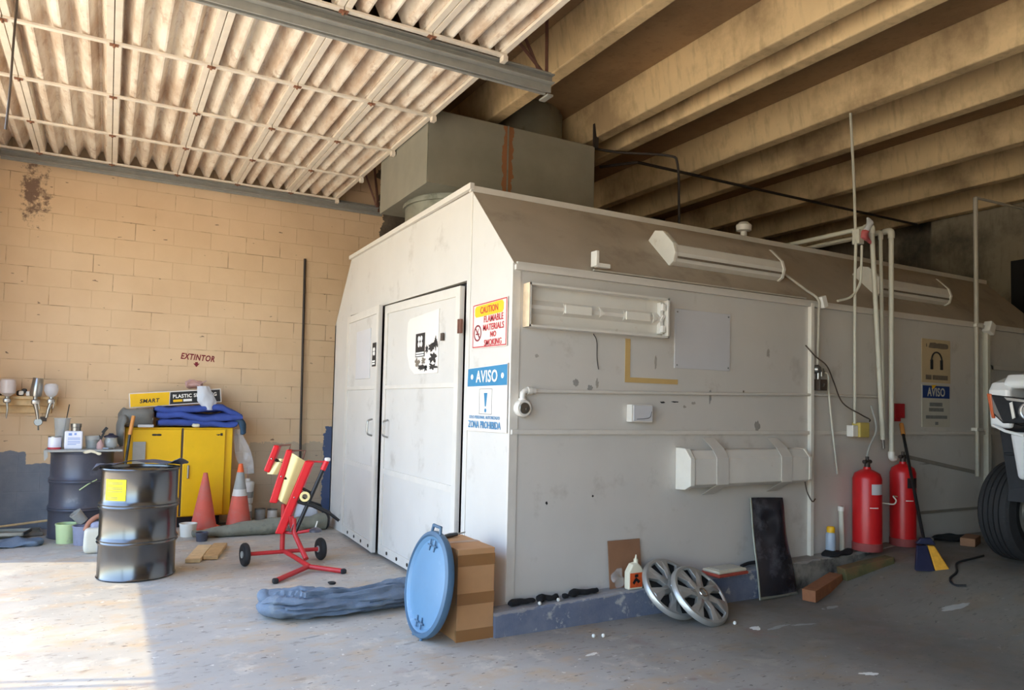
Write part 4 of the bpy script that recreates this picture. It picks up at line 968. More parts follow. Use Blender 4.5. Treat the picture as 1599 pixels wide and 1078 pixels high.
def fold(m, x0, x1, y0, y1, zf, th, n=28):
    # fat folded cloth layer: rounded section swept along x
    pts = [(x0+(x1-x0)*i/n) for i in range(n+1)]
    prof = []
    for k in range(20):
        a = 2*math.pi*k/20; c = math.copysign(abs(math.cos(a))**.35, math.cos(a)); s = math.copysign(abs(math.sin(a))**.7, math.sin(a)); prof.append((c, s))
    def fn(u, v):
        x = x0+(x1-x0)*u; k = v
        a = 2*math.pi*k; c = math.copysign(abs(math.cos(a))**.35, math.cos(a)); s = math.copysign(abs(math.sin(a))**.7, math.sin(a))
        e = 1 if .02 < u < .98 else .55
        zc, t = zf(u), th*e
        return V((x,(y0+y1)/2+(y1-y0)/2*c,zc+t/2*s+.026*mnoise.noise(V((x*6,c*1.5,zc*7)))+.012*mnoise.noise(V((x*14,c*4,zc*9)))))
    vs0 = len(m.v); m.grid(fn, n, 20, cv=True)
    m.f += [tuple(vs0+k for k in range(20)), tuple(vs0+n*20+k for k in range(19,-1,-1))]; m.sm += [True, True]
    return m
m = MB()
fold(m, .50, 1.33, 8.90, 9.34, lambda u: 1.165+.012*math.sin(u*6), .085)
def bcl(p):
    p.z = max(p.z, 1.125); p.x = max(p.x, .462); p.y = min(p.y, 9.385)
    if p.y > 8.94: p.z = min(p.z, 1.320+(p.x-.21)*.0904)
m.clamp(bcl).build('lower_fold', 'blue_cloth', bl)
m = MB(); fold(m, .48, 1.38, 8.885, 9.34, lambda u: 1.245+.022*math.sin(u*7+.6)-.03*max(0,u-.8)/.2, .085); m.clamp(bcl).build('middle_fold', 'blue_cloth', bl)
m = MB(); fold(m, .46, 1.36, 8.90, 9.33, lambda u: 1.318+.016*math.sin(u*6+2.2)+.03*(1-abs(2*u-1.2))-.08*max(0,u-.78)/.22, .08); m.clamp(bcl).build('top_fold', 'blue_cloth', bl)
m = MB().tube(curve_pts([(1.30,8.98,1.24),(1.36,8.95,1.20),(1.395,8.95,1.13),(1.40,8.95,1.04)],6),[.06]*6+[.055]*6+[.05]*6+[.02],12,flat=.7).displace(.012,11,2); m.clamp(lambda p: setattr(p,'x',max(p.x,1.293)) if p.z < 1.128 else None).build('hanging_corner', 'teal_cloth', bl, label='teal corner hanging over the cabinet edge')
def gc1(p):
    p.z = max(p.z, 1.126); p.x = min(p.x, .45); p.y = min(p.y, 9.385)
    if p.y > 8.95 and p.x > .17: p.z = min(p.z, 1.318)
def gc2(p):
    if p.z < 1.165: p.x = min(p.x, .170)
    p.y = min(p.y, 9.385)
gr = thing('grey_blanket', 'grey blanket draped over the left edge of the yellow cabinet', 'blanket', (.3,9.1,1.122))
MB().blob((.33,9.10,1.225),(.44,.44,.26),e=.8,nz=.05,fr=5,seed=3,nu=36,nv=20).displace(.012,16,3).clamp(gc1).build('cloth', 'grey_cloth', gr)
MB().blob((.160,9.02,1.09),(.11,.46,.34),R=rot(0,10,0),e=.8,nz=.03,fr=6,seed=7,nu=30,nv=20).clamp(gc2).build('hanging_part', 'grey_cloth', gr)
m = MB(); fold(m, .26, .45, 8.92, 9.32, lambda u: 1.205, .085, 14); m.clamp(lambda p: None).build('folded_part', 'grey_cloth', gr)
o = MB().bb((.30,8.86,1.124),(.455,8.93,1.155)).build('folded_sheet', 'panel_pale', None, bevel=.008); tag(o, 'pale folded plastic sheet under the grey blanket on the cabinet', 'sheet')
o = MB().blob((.88,8.872,1.149),(.08,.05,.05),e=.8,nz=.01,fr=20).build('paper_wad', 'filter_card'); tag(o, 'small crumpled paper wad on the cabinet edge under the blue blanket', 'paper')
# plastic sheeting carton, slightly tilted
tl = math.atan2(.085,.94); Rb = Euler((0,-tl,0)).to_matrix()
pb = thing('sheeting_carton', 'long yellow and black PLASTIC SHEETING carton lying on the blankets', 'carton', (.68,9.08,1.35))
cc = V((.682,9.10,1.452)); L, Hh, Dp = .945, .160, .16
MB().box(cc,(L,Dp,Hh),Rb).build('carton', 'paper', pb, bevel=.003)
def cp(x, z, y=-Dp/2-.001): return cc+Rb@V((x,y,z))
MB().prism([cp(-L/2+.008,-Hh/2+.008),cp(-L/2+.39,-Hh/2+.008),cp(-L/2+.405,Hh/2-.008),cp(-L/2+.008,Hh/2-.008)],(0,-.0015,0)).build('yellow_face', 'yellow', pb)
MB().prism([cp(-L/2+.398,-Hh/2+.012),cp(L/2-.012,-Hh/2+.012),cp(L/2-.012,Hh/2-.012),cp(-L/2+.413,Hh/2-.012)],(0,-.0015,0)).build('black_face', 'ink', pb)
MB().text('SMART', cp(-L/2+.10,-.035,-Dp/2-.003), Rb@V((1,0,0)), Rb@V((0,0,1)), .045, .20, bold=.03, shear=.2).build('brand_lettering', 'ink', pb)
MB().text('PLASTIC SHEETING', cp(-L/2+.435,-.002,-Dp/2-.003), Rb@V((1,0,0)), Rb@V((0,0,1)), .042, .46, bold=.03).build('white_lettering', 'ink_white', pb)
MB().prism([cp(-L/2+.54,-.045,-Dp/2-.003),cp(-L/2+.63,-.045,-Dp/2-.003),cp(-L/2+.63,-.018,-Dp/2-.003),cp(-L/2+.54,-.018,-Dp/2-.003)],(0,-.001,0)).build('white_patch', 'ink_white', pb)
MB().prism([cp(-L/2+.435,-.045,-Dp/2-.003),cp(-L/2+.53,-.045,-Dp/2-.003),cp(-L/2+.53,-.018,-Dp/2-.003),cp(-L/2+.435,-.018,-Dp/2-.003)],(0,-.001,0)).build('yellow_patch', 'yellow', pb)
t = thing('clear_plastic_bag', 'crumpled clear plastic bag draped over the carton', 'bag', (.96,8.98,1.36))
def bg_(u, v):
    k = v; w = .06+.11*k if k < .7 else .137-.25*(k-.7)
    return V((.93+.09*k+(u-.5)*w*1.5,9.12-.145*min(1,k*5)-.035*math.sin(u*3.14)-.05*k+.012*mnoise.noise(V((u*5,v*5,2))),1.592-.27*max(0,k-.2)/.8+.006*mnoise.noise(V((u*6,v*6,8)))))
MB().sheet(bg_, 14, 20, .003).build('bag', 'bag', t)
t = thing('pink_plastic_bag', 'knotted pinkish plastic bag on the carton behind the clear bag', 'bag', (.90,9.15,1.53))
MB().blob((.88,9.20,1.615),(.20,.12,.11),e=.9,nz=.04,fr=12,seed=8).build('bag', 'pink_bag', t)
MB().tube(curve_pts([(.79,9.15,1.58),(.80,9.14,1.64),(.86,9.14,1.665),(.93,9.14,1.63),(1.0,9.13,1.66)],5),.006,6).build('tie', 'pink_bag', t)
t = thing('hanging_clear_bag', 'thin clear plastic bag hanging beside the right end of the cabinet', 'bag', (1.40,9.05,.6))
def hb(u, v): return V((1.335+.15*v+(u-.5)*(.05+.13*math.sin(v*2.6)),8.97+.05*math.sin(u*3)+.025*mnoise.noise(V((u*5,v*5,4))),1.10-.52*v+.02*mnoise.noise(V((u*4,v*4,9)))))
MB().sheet(hb, 12, 22, .003).build('bag', 'bag_faint', t)

# ------------------------------------------------------------------ cones, jugs, cans at the wall foot
def cone(lab, x, y, h, base, mats):
    c = thing('traffic_cone', lab, 'traffic cone', (x,y,0), group='traffic cones by the yellow cabinet')
    MB().box((x,y,.02),(.36,.36,.04),rot(0,0,12)).build('base', base, c, bevel=.012)
    z0 = .04; rr = lambda z: .135+(.022-.135)*(z-z0)/(h-z0)
    for nm, mt, a, b in mats:
        za, zb = z0+(h-z0)*a, z0+(h-z0)*b
        MB().lathe([(rr(za)-.012,za),(rr(za),za),(rr(zb),zb),(rr(zb)-.010,zb),(rr(za)-.012,za)], (x,y,0), (0,0,1), 28).build(nm, mt, c)
    return c
cone('faded orange traffic cone standing before the yellow cabinet door', .985, 8.72, .63, 'cone', [('cone_body','cone',0,1)])
cone('traffic cone with white and grey bands beside the cabinet corner', 1.36, 8.77, .72, 'black_rubber', [('cone_body','cone',0,.47),('white_band','cone_white',.47,.58),('grey_sleeve','cone_grey',.58,.86),('orange_tip','cone_orange',.86,1)])
t = thing('white_jug', 'white quart bottle stack behind the banded cone', 'jug', (1.50,9.12,0))
MB().lathe([(0,.0),(.055,.0),(.058,.02),(.058,.19),(.05,.20),(.05,.215),(.064,.225),(.068,.36),(.078,.46),(.07,.475),(.03,.485),(.026,.515),(0,.515)], (1.50,9.12,0), (0,0,1), 24).build('bottle', 'white_plastic', t)
MB().cyl((1.50,9.12,.51),(1.49,9.12,.66),.004,seg=6).build('straw', 'pink_bag', t)
MB().lathe([(.0585,.05),(.0592,.05),(.0592,.13),(.0585,.13)], (1.50,9.12,0), (0,0,1), 24).build('label', 'cone_grey', t)
MB().lathe([(.068,.29),(.071,.29),(.073,.36),(.068,.36)], (1.50,9.12,0), (0,0,1), 24).build('label', 'cone_grey', t)
can('tin_can', 'grimy grey tin can by the wall right of the cones', 'can', (1.66,9.16,0), .062, .14, 'cone_grey', group='tins at the wall foot')
can('tin_can', 'tin can with pale label next to the grimy grey tin', 'can', (1.80,9.14,0), .058, .13, 'white_paint', group='tins at the wall foot')
bucket('small white bucket on the floor left of the first cone', (.80,8.40,0), .085, .135, 'white_paint', name='white_bucket')
bucket('small dark plastic pot at the left end of the fabric roll', (.90,8.06,0), .06, .09, 'drum_grey', name='plastic_pot', cat='pot')
o = MB().blob((.62,8.5,.06),(.12,.14,.12),e=.9,nz=.04,fr=13,seed=11).build('dark_rag', 'black_cloth'); tag(o, 'dark crumpled rag behind the black drum near the white bucket', 'rag')
for p in o.data.vertices: p.co.z = max(p.co.z, .002)
fr_ = thing('fabric_roll', 'long grey-green filter fabric roll lying along the wall foot', 'roll', (1.5,8.27,0))
P_ = curve_pts([(.83,8.20,.035),(1.05,8.22,.055),(1.5,8.24,.075),(1.95,8.27,.088),(2.22,8.30,.095)],8)
n = len(P_); m = MB().tube(P_, [.045+.06*min(1,i/(n*.5)) if i < n*.5 else .105 for i in range(n)], 22, flat=.8, upd=(0,0,1)).displace(.028,7,4,.003); m.build('roll', 'grey_roll', fr_)
MB().lathe([(0,0),(.085,0),(.098,.015),(.085,.03),(0,.03)], (2.215,8.30,.100), (1,.06,0), 22).build('end_disc', 'black_rubber', fr_)
o = MB().blob((2.08,8.62,.14),(.26,.16,.26),e=.8,nz=.03,fr=8,seed=9).build('blue_bag', 'bag'); tag(o, 'pale bluish plastic bag between the fabric roll and the booth', 'bag')
t = thing('steel_pole', 'tall slim rusty steel pole leaning on the block wall', 'pole', (2.15,9.36,0)); MB().tube([(2.16,9.33,0),(2.135,9.38,3.27)],.015,10).build('pole', 'dark_steel', t)
t = thing('pry_bar', 'dark bar with grey tip leaning between roll and booth wall', 'bar', (2.2,8.55,0)); MB().tube([(1.86,8.22,.42),(2.02,8.33,.32),(2.19,8.42,.255)],.018,8).tube([(2.19,8.42,.255),(2.27,8.47,.10)],.014,8).build('bar', 'black_plastic', t)
MB().tube([(2.27,8.47,.11),(2.29,8.48,.0)],.014,8).build('tip', 'steel', t)
for i, (x, y, a, lab, mt) in enumerate(((.80,7.32,-15,'grey weathered board lying flat beside the black drum','wood_pale'),(.95,7.38,-15,'paler pinkish board lying flat, right of the weathered one','wood'))):
    o = MB().box((x,y,.022),(.125,.66 if i == 0 else .62,.035),rot(0,0,a)).build('floor_board', mt, None, bevel=.004); tag(o, lab, 'board', 'boards on the floor')
# ------------------------------------------------------------------ infrared curing lamp on its stand
ir = thing('infrared_heater', 'bright red infrared paint curing lamp on a wheeled floor stand', 'heater', (1.5,6.66,0))
DP = V((.05,.13,0))
for k, pts in enumerate((((1.31,6.70,1.053),(1.358,6.692,1.044),(1.282,6.709,.803),(1.233,6.72,.823)),
                         ((1.417,6.679,1.014),(1.467,6.668,1.001),(1.353,6.693,.534),(1.288,6.708,.542)),
                         ((1.576,6.643,.912),(1.652,6.626,.904),(1.418,6.679,.26),(1.344,6.695,.266)))):
    h = MB().prism(pts, DP).build('lamp_side', 'red_paint', ir, bevel=.012, segs=3)
    c = (V(pts[0])+V(pts[1])+V(pts[2])+V(pts[3]))/4
    MB().lathe([(0,0),(.008,0),(.006,.005),(0,.006)], c+V((0,-.002,0)), (-.2,-1,0), 8).build('rivet', 'chrome', h)
def shell(a, b, c, d, bul, name='reflector'):
    a, b, c, d = map(V, (a,b,c,d))   # a top-left b top-right c bottom-right d bottom-left
    def fn(u, v):
        p = (a*(1-u)+b*u)*(1-v)+(d*(1-u)+c*u)*v
        return p+V((.15,.6,.0))*bul*math.sin(u*math.pi)+V((0,-.03,0))*0
    return MB().sheet(fn, 12, 8, .006).build(name, 'reflector', ir)
shell((1.452,6.70,.995),(1.60,6.66,.90),(1.437,6.69,.52),(1.362,6.71,.575), -.05)
shell((1.352,6.72,.93),(1.42,6.70,.93),(1.35,6.70,.79),(1.268,6.73,.795), -.03)
m = MB().lathe([(.024,-.05),(.045,-.05),(.045,.05),(.024,.05),(.024,-.05)], (1.593,6.66,.59), (-.3,-1,.1), 22); m.build('reflector_ring', 'reflector', ir)
for a, b in (((1.327,6.70,.922),(1.475,6.70,.859)),((1.413,6.68,.761),(1.51,6.68,.70)),((1.56,6.67,.668),(1.645,6.64,.618)),((1.53,6.66,.55),(1.62,6.66,.515))):
    MB().tube([a,b],.013,4,smooth=False).build('crossbar', 'black_plastic', ir)
for pp in (((1.312,6.72,1.045),(1.459,6.70,1.054),(1.442,6.70,.994)),((1.473,6.70,1.001),(1.585,6.68,1.002),(1.544,6.67,.855)),((1.64,6.67,.902),(1.753,6.62,.902))):
    MB().tube(pp,.009,8).build('guard_rod', 'redox' if len(pp) == 3 else 'red_tube', ir)
pole_ = MB().tube([(1.518,6.656,.28),(1.742,6.607,.86)],.018,12).build('tilt_pole', 'black_plastic', ir)
MB().tube([(1.730,6.609,.83),(1.762,6.601,.91)],.025,12).build('grip', 'red_paint', pole_); MB().blob((1.768,6.60,.925),(.05,.05,.035)).build('pole_knob', 'white_plastic', pole_)
MB().tube([(1.532,6.653,.548),(1.66,6.62,.51),(1.80,6.59,.44)],.019,10).tube([(1.80,6.59,.44),(1.885,6.575,.37)],.014,10).build('counter_arm', 'black_plastic', ir)
MB().tube([(1.425,6.74,.52),(1.425,6.74,.10)],.022,12).build('upright', 'red_tube', ir)
MB().tube([(1.500,6.66,.40),(1.508,6.655,.27),(1.545,6.56,.16),(1.571,6.45,.075)],.022,12).build('brace', 'red_tube', ir)
MB().tube([(1.43,6.735,.27),(1.50,6.66,.268),(1.66,6.62,.292)],.014,8).build('cross_tube', 'red_tube', ir)
MB().lathe([(0,-.02),(.055,-.02),(.055,.0),(.02,.02),(0,.02)], (1.684,6.619,.296), (0,0,1), 22).build('base_disc', 'drum_grey', ir); MB().tube([(1.684,6.619,.31),(1.70,6.615,.37)],.006,6).build('disc_rod', 'white_paint', ir)
MB().prism([(1.455,6.66,.42),(1.50,6.655,.42),(1.51,6.655,.30),(1.475,6.66,.31)],(0,.03,0)).build('pivot_plate', 'red_tube', ir, bevel=.004)
MB().tube([(1.446,6.64,.345),(1.466,6.64,.28),(1.495,6.64,.35)],.006,6).build('spring_clip', 'chrome', ir)
MB().tube([(1.12,6.723,.10),(1.75,6.715,.10)],.018,10).build('axle_tube', 'red_tube', ir)
MB().tube([(1.445,6.72,.10),(1.50,6.55,.075),(1.56,6.285,.045)],.021,10).build('spine_tube', 'red_tube', ir)
for p in ((1.222,5.985,.022),(1.80,6.10,.022)):
    MB().tube([(1.555,6.30,.042),p],.021,10).build('front_leg', 'red_tube', ir)
    MB().blob(p,(.05,.05,.042)).build('foot_cap', 'black_rubber', ir)
for x in (1.105, 1.765):
    w_ = MB().lathe([(0,-.022),(.05,-.022),(.06,-.026),(.092,-.022),(.10,-.010),(.10,.010),(.092,.022),(.06,.026),(.05,.022),(0,.022)], (x,6.72,.10), (1,.15,0), 28).build('wheel', 'black_rubber', ir)
    MB().lathe([(0,-.03),(.03,-.03),(.03,.03),(0,.03)], (x,6.72,.10), (1,.15,0), 16).build('wheel_hub', 'cone_grey', w_)

# ------------------------------------------------------------------ rolled blanket, carton and lid in front of the door
P_ = curve_pts([(1.00,5.20,.06),(1.05,5.06,.075),(1.22,4.97,.085),(1.5,4.95,.09),(1.75,4.96,.095),(1.98,4.99,.10)],18)
n = len(P_)
m = MB().tube(P_, [.06+.075*min(1,i/(n*.25)) for i in range(n)], 48, flat=.68, upd=(0,0,1))
for p in m.v:
    an = math.atan2(p.z-.09, p.y-4.97-(max(0,1.2-p.x))); cr = abs(mnoise.noise(V((p.x*1.3,an*1.9,3.1)))); q = -.045*max(0,1-cr*5)+.02*mnoise.noise(V((p.x*3,an*2,7)))
    p += V((0,math.cos(an),max(0,math.sin(an))))*q+mnoise.noise_vector(p*8)*.014+mnoise.noise_vector(p*20)*.005
    p.z = max(p.z, .003)
o = thing('rolled_blanket', 'rolled dusty blue-grey moving blanket on the floor in front of the booth door', 'blanket', (1.45,4.97,0))
m.build('roll', 'blanket', o)
m = MB()
for i, (x, y, z, sx, sy) in enumerate(((1.10,5.17,.10,.34,.15),(1.18,5.08,.135,.34,.12),(1.03,5.14,.115,.20,.16),(1.28,5.02,.145,.24,.11))): m.blob((x,y,z),(sx,sy,.085),R=rot(0,0,-32),e=.9,nz=.035,fr=11,seed=i+20,nu=32,nv=20)
m.build('folded_end', 'blanket', o)
cbx = thing('cardboard_box', 'tall brown cardboard box taped with brown bands beside the booth corner', 'box', (2.04,4.31,0))
a, b = (1.915,4.075,0), (2.168,4.56,.56)
MB().bb((a[0],a[1],.001),b).build('carton', 'card', cbx, bevel=.004)
m = MB()
for z in (.49, .255, .035): MB().bb((a[0]-.0015,a[1]-.0015,z-.035),(b[0]+.0015,a[1]+.02,z+.035)).build('tape_band', 'card_tape', cbx)
MB().bb((a[0],a[1]+.21,.5602),(b[0],a[1]+.27,.5615)).build('top_tape', 'card_tape', cbx)
MB().bb((a[0]-.0005,a[1]+.237,.05),(a[0]+.0,a[1]+.243,.56)).build('side_seam', 'card_dark', cbx)
t = thing('multi_tool', 'black hand tool lying on top of the cardboard box', 'tool', (2.03,4.45,.562))
MB().tube([(1.98,4.44,.575),(2.03,4.47,.575),(2.10,4.50,.575)],[.013,.016,.012],8).build('body', 'black_plastic', t); MB().tube([(2.10,4.50,.575),(2.17,4.52,.58)],.005,6).build('tip', 'steel', t)
# round lid leaning on the box
ld = thing('bin_lid', 'round light blue plastic bin lid leaning against the cardboard box', 'bin lid', (1.78,4.27,0))
nl = V((-.985,-.0,.17)).normalized(); cl = V((1.795,4.27,.325)); Bl = basis(nl)
r = .318
MB().lathe([(0,.012),(.10,.012),(.20,.006),(.27,-.006),(.285,.008),(.292,.012),(.292,.004),(.282,-.018),(.20,-.008),(0,-.004)], cl, nl, 56).build('panel', 'lid_blue', ld)
MB().lathe([(.290,.010),(.300,.022),(.322,.012),(.328,-.012),(.322,-.030),(.315,-.030),(.318,-.010),(.300,.006),(.290,.004),(.290,.010)], cl, nl, 56).build('rim', 'lid_rim', ld)
for a0 in (62, 242):
    d = Bl@V((math.cos(rad(a0+28)),math.sin(rad(a0+28)),0)); s_ = nl.cross(d)
    base = cl+d*.315
    mm = MB()
    for q in (-.055, .055): mm.tube([base+s_*q*1.25-d*.01, base+s_*q+d*.045],.010,8)
    mm.tube([base+s_*-.058+d*.042, base+s_*.058+d*.042],.011,8); mm.build('handle', 'lid_rim', ld)
    for q in (-.03,.04):
        b0 = cl+d*.235+s_*q+nl*.008
        MB().tube([b0-d*.035,b0+d*.035],.006,6).tube([b0-s_*.03,b0+s_*.03],.006,6).build('cross_rib', 'lid_rim', ld)

# ------------------------------------------------------------------ things on and by the curb
gl = ((2.40,4.125,.19,12,.12,'short black rag at the corner end of the curb'),(2.60,4.12,.16,6,.17,'black rag with white flecks, second along the curb from the booth corner'),(2.88,4.12,.24,10,.16,'long black glove lying flat on the curb before the brown cardboard'))
for i, (x, y, w, a, l, lab) in enumerate(gl):
    z = ct(x)
    g = MB()
    g.tube(curve_pts([(x-w/2,y-.012,z+.022),(x-w/5,y+.012,z+.026),(x+w/6,y-.002,z+.024),(x+w/2,y+.012,z+.022)],5), [.018,.024,.028,.028,.028,.026,.025,.025,.025,.024,.022,.021,.020,.020,.020,.018][:16], 12, flat=.8, upd=(0,0,1))
    g.displace(.010,22,i+3)
    for p in g.v: p.z = max(p.z, ct(p.x)+.0015); p.y = min(p.y, 4.193)
    o = g.build('black_rag', 'black_cloth'); tag(o, lab, 'rag', 'black rags along the curb')
o = MB().blob((2.73,4.12,ct(2.73)+.018),(.045,.04,.034),e=.8,nz=.006,fr=30).build('black_bit', 'black_cloth'); tag(o, 'tiny dark scrap on the curb between two black rags', 'scrap')
for i, (x, y, z) in enumerate(((2.655,4.085,ct(2.65)),(2.505,4.075,ct(2.5)),(2.74,3.80,0),(2.80,3.78,0),(3.78,3.62,0))):
    o = MB().blob((x,y,z+.012),(.022,.022,.024),e=.9).build('white_pebble', 'paint_fleck'); tag(o, ['white bead on the curb touching the second black rag','white bead at the curb edge left of the second black rag','white bead on the floor near the curb corner, left of its pair','white bead on the floor near the curb corner, right of its pair','cream bead on the floor under the hubcaps'][i], 'bead')
rk = Euler((rad(-6),0,0)).to_matrix()
o = MB().box((3.27,4.172,.345),(.285,.006,.33),rk).build('cardboard_sheet', 'card_dark'); tag(o, 'small brown cardboard sheet leaning behind the orange-labelled bottle', 'cardboard')
o = MB().blob((3.19,4.12,.275),(.09,.02,.15),e=.9,nz=.06,fr=16,seed=2).build('plastic_scrap', 'bag_faint'); tag(o, 'crumpled clear plastic scrap between the bottle and the brown cardboard', 'scrap')
bt = thing('bottle', 'cream flat-sided bottle with orange label on the curb', 'bottle', (3.2800,4.10,.186))
zb = ct(3.32)
MB().prism([(3.2200,4.115,zb),(3.3450,4.115,zb),(3.3450,4.115,zb+.14),(3.3100,4.115,zb+.175),(3.3000,4.115,zb+.185),(3.2550,4.115,zb+.175),(3.2200,4.115,zb+.12)],(0,-.055,0)).build('body', 'bottle', bt, bevel=.010, segs=3)
MB().cyl((3.3000,4.088,zb+.175),(3.3000,4.088,zb+.205),.016,seg=14).cyl((3.3000,4.088,zb+.205),(3.3020,4.088,zb+.235),.009,.004,seg=10).build('spout', 'bottle', bt)
MB().bb((3.2300,4.0585,zb+.015),(3.3370,4.0598,zb+.115)).build('label', 'bottle_label', bt)
m = MB().bb((3.2700,4.0575,zb+.085),(3.3000,4.0585,zb+.105)); m.prism([(3.2500,4.058,zb+.05),(3.2800,4.058,zb+.085),(3.3200,4.058,zb+.055),(3.3000,4.058,zb+.04),(3.2850,4.058,zb+.06),(3.2650,4.058,zb+.035)],(0,-.001,0)); m.build('label_print', 'ink', bt)
# hubcaps
def hubcap(lab, c, n, tw):
    h = thing('hubcap', lab, 'hubcap', (c[0],c[1],0), group='hubcaps leaning on the curb')
    B = basis(n); C0 = V(c); R_ = .232
    MB().lathe([(.196,.004),(.204,.016),(.220,.014),(.231,.0),(.234,-.02),(.228,-.02),(.218,.0),(.201,.002),(.196,.004)], C0, n, 56).build('rim', 'hubcap', h)
    MB().lathe([(0,-.03),(.20,-.028),(.222,-.02),(.222,-.015),(.19,-.02),(0,-.022)], C0, n, 40).build('back_disc', 'hub_dark', h)
    MB().lathe([(0,.030),(.032,.030),(.05,.026),(.066,.016),(.07,.0),(0,.0)], C0, n, 30).build('centre', 'hubcap', h)
    MB().lathe([(.022,.030),(.026,.034),(.034,.034),(.036,.030),(.022,.030)], C0, n, 24).build('badge_ring', 'chrome', h)
    for k in range(7):
        a = rad(tw+k*360/7); u = V((math.cos(a),math.sin(a),0)); w = V((-math.sin(a),math.cos(a),0)); zz = V((0,0,1))
        pr = [u*.055+w*.030, u*.12+w*.026, u*.205+w*.056, u*.205-w*.056, u*.12-w*.026, u*.055-w*.030]
        m = MB(); top = [C0+B@(p+zz*(.020 if i in (0,5) else .024 if i in (1,4) else .012)) for i, p in enumerate(pr)]
        bot = [C0+B@(p*1.0+zz*-.012) for p in pr]
        nn = 6
        ridge = [C0+B@(u*.055+zz*.026), C0+B@(u*.12+zz*.036), C0+B@(u*.20+zz*.018)]
        vs = top+bot+ridge
        fs = [(0,1,13,12),(1,2,14,13),(2,3,14),(3,4,13,14),(4,5,12,13),(5,0,12),tuple(range(11,5,-1))]+[(i,(i+1)%6,6+(i+1)%6,6+i) for i in range(6)]
        m.add(vs, fs, False); m.build('spoke', 'hubcap', h, bevel=.003)
    return h
hubcap('silver seven-spoke hubcap in front, lying against its twin', (3.64,3.80,.173), V((.143,-.70,.70)).normalized(), 10)
hubcap('silver hubcap behind, half hidden by the front hubcap', (3.505,3.935,.205), V((.06,-.74,.67)).normalized(), 35)
fl = thing('air_filter', 'flat cream panel air filter with reddish edge lying on the curb', 'filter', (4.15,4.11,ct(4.15)))
z = ct(4.15); 
MB().box((4.15,4.08,z+.012),(.33,.18,.022),rot(0,0,4)).build('base', 'filter_red', fl, bevel=.006); MB().box((4.15,4.08,z+.034),(.31,.165,.024),rot(0,0,4)).build('frame', 'filter_card', fl, bevel=.01); MB().box((4.15,4.08,z+.047),(.24,.11,.006),rot(0,0,4)).build('mesh', 'sign_grey', fl, bevel=.002)
o = MB().tube(curve_pts([(4.38,4.13,ct(4.4)+.02),(4.5,4.16,ct(4.5)+.025),(4.62,4.13,ct(4.6)+.03),(4.75,4.165,ct(4.75)+.025),(4.95,4.15,ct(4.95)+.02)],6),.014,8).build('black_cable', 'black_rubber'); tag(o, 'black cable lying on the curb and behind the black panel', 'cable')
for p in o.data.vertices: p.co.z = max(p.co.z, ct(p.co.x)+.001); p.co.y = min(p.co.y, 4.19)
# black body panel
bp = thing('body_panel', 'scuffed black car body panel leaning on the curb and booth', 'body panel', (4.74,4.03,0))
def pf(u, v):
    bl_, br_ = V((4.43,3.99,.004)), V((4.84,3.99,.006)); tl_, tr_ = V((4.505,4.165,.76)), V((4.868,4.165,.745))
    p = (bl_*(1-u)+br_*u)*(1-v)+(tl_*(1-u)+tr_*u)*v
    return p+V((.010*math.sin(v*8)*(1 if u > .5 else .4),-.045*math.sin(u*math.pi)**.7*math.sin(v*math.pi)**.5+.03*math.exp(-((u-.45)/.25)**2-((v-.75)/.12)**2),0))
MB().sheet(pf, 20, 28, .006).build('panel', 'panel_black', bp)
MB().tube([(4.43,3.985,.014),(4.84,3.985,.016)],.012,8).build('bottom_flange', 'galv', bp); MB().tube([pf(0.0,k/14)+V((-.004,-.006,0)) for k in range(15)],.008,8).build('side_flange', 'galv', bp)
# wooden block, plank
o = MB().box((5.0,3.87,.075),(.56,.105,.09),Euler((0,rad(-4.5),rad(17))).to_matrix()).build('wood_block', 'wood_red', None, bevel=.004); tag(o, 'short reddish timber block on the floor right of the black panel', 'wood block')
o = MB().box((5.53,3.866,.18),(.50,.10,.10),Euler((0,rad(-9),rad(-12))).to_matrix()).displace(.006,14,3).build('old_plank', 'moss_wood', None, bevel=.006); tag(o, 'mossy dark green old timber lying along the curb end', 'plank')
m = MB().blob((5.48,4.10,.26),(.34,.13,.05),e=.9,nz=.03,fr=9,seed=31,nu=30); 
for p in m.v: p.y = min(p.y, 4.195)
o = m.build('floor_rag', 'black_cloth'); tag(o, 'flattened dark rag on the curb beside the spray can', 'rag')
t = thing('spray_can', 'slim blue and white spray can with a yellow cap on the curb', 'spray can', (5.42,4.12,.25))
zc = ct(5.42)
MB().lathe([(0,0),(.038,0),(.041,.005),(.041,.165),(.032,.185),(0,.185)], (5.42,4.12,zc+.001), (0,0,1), 22).build('body', 'can_spray', t); MB().lathe([(0,.185),(.032,.185),(.034,.222),(.026,.235),(0,.235)], (5.42,4.12,zc+.001), (0,0,1), 20).build('cap', 'sign_yellow', t); MB().lathe([(.0415,.0),(.042,.0),(.042,.025),(.0415,.025)], (5.42,4.12,zc+.001), (-.0,0,1), 22).build('label', 'navy', t)
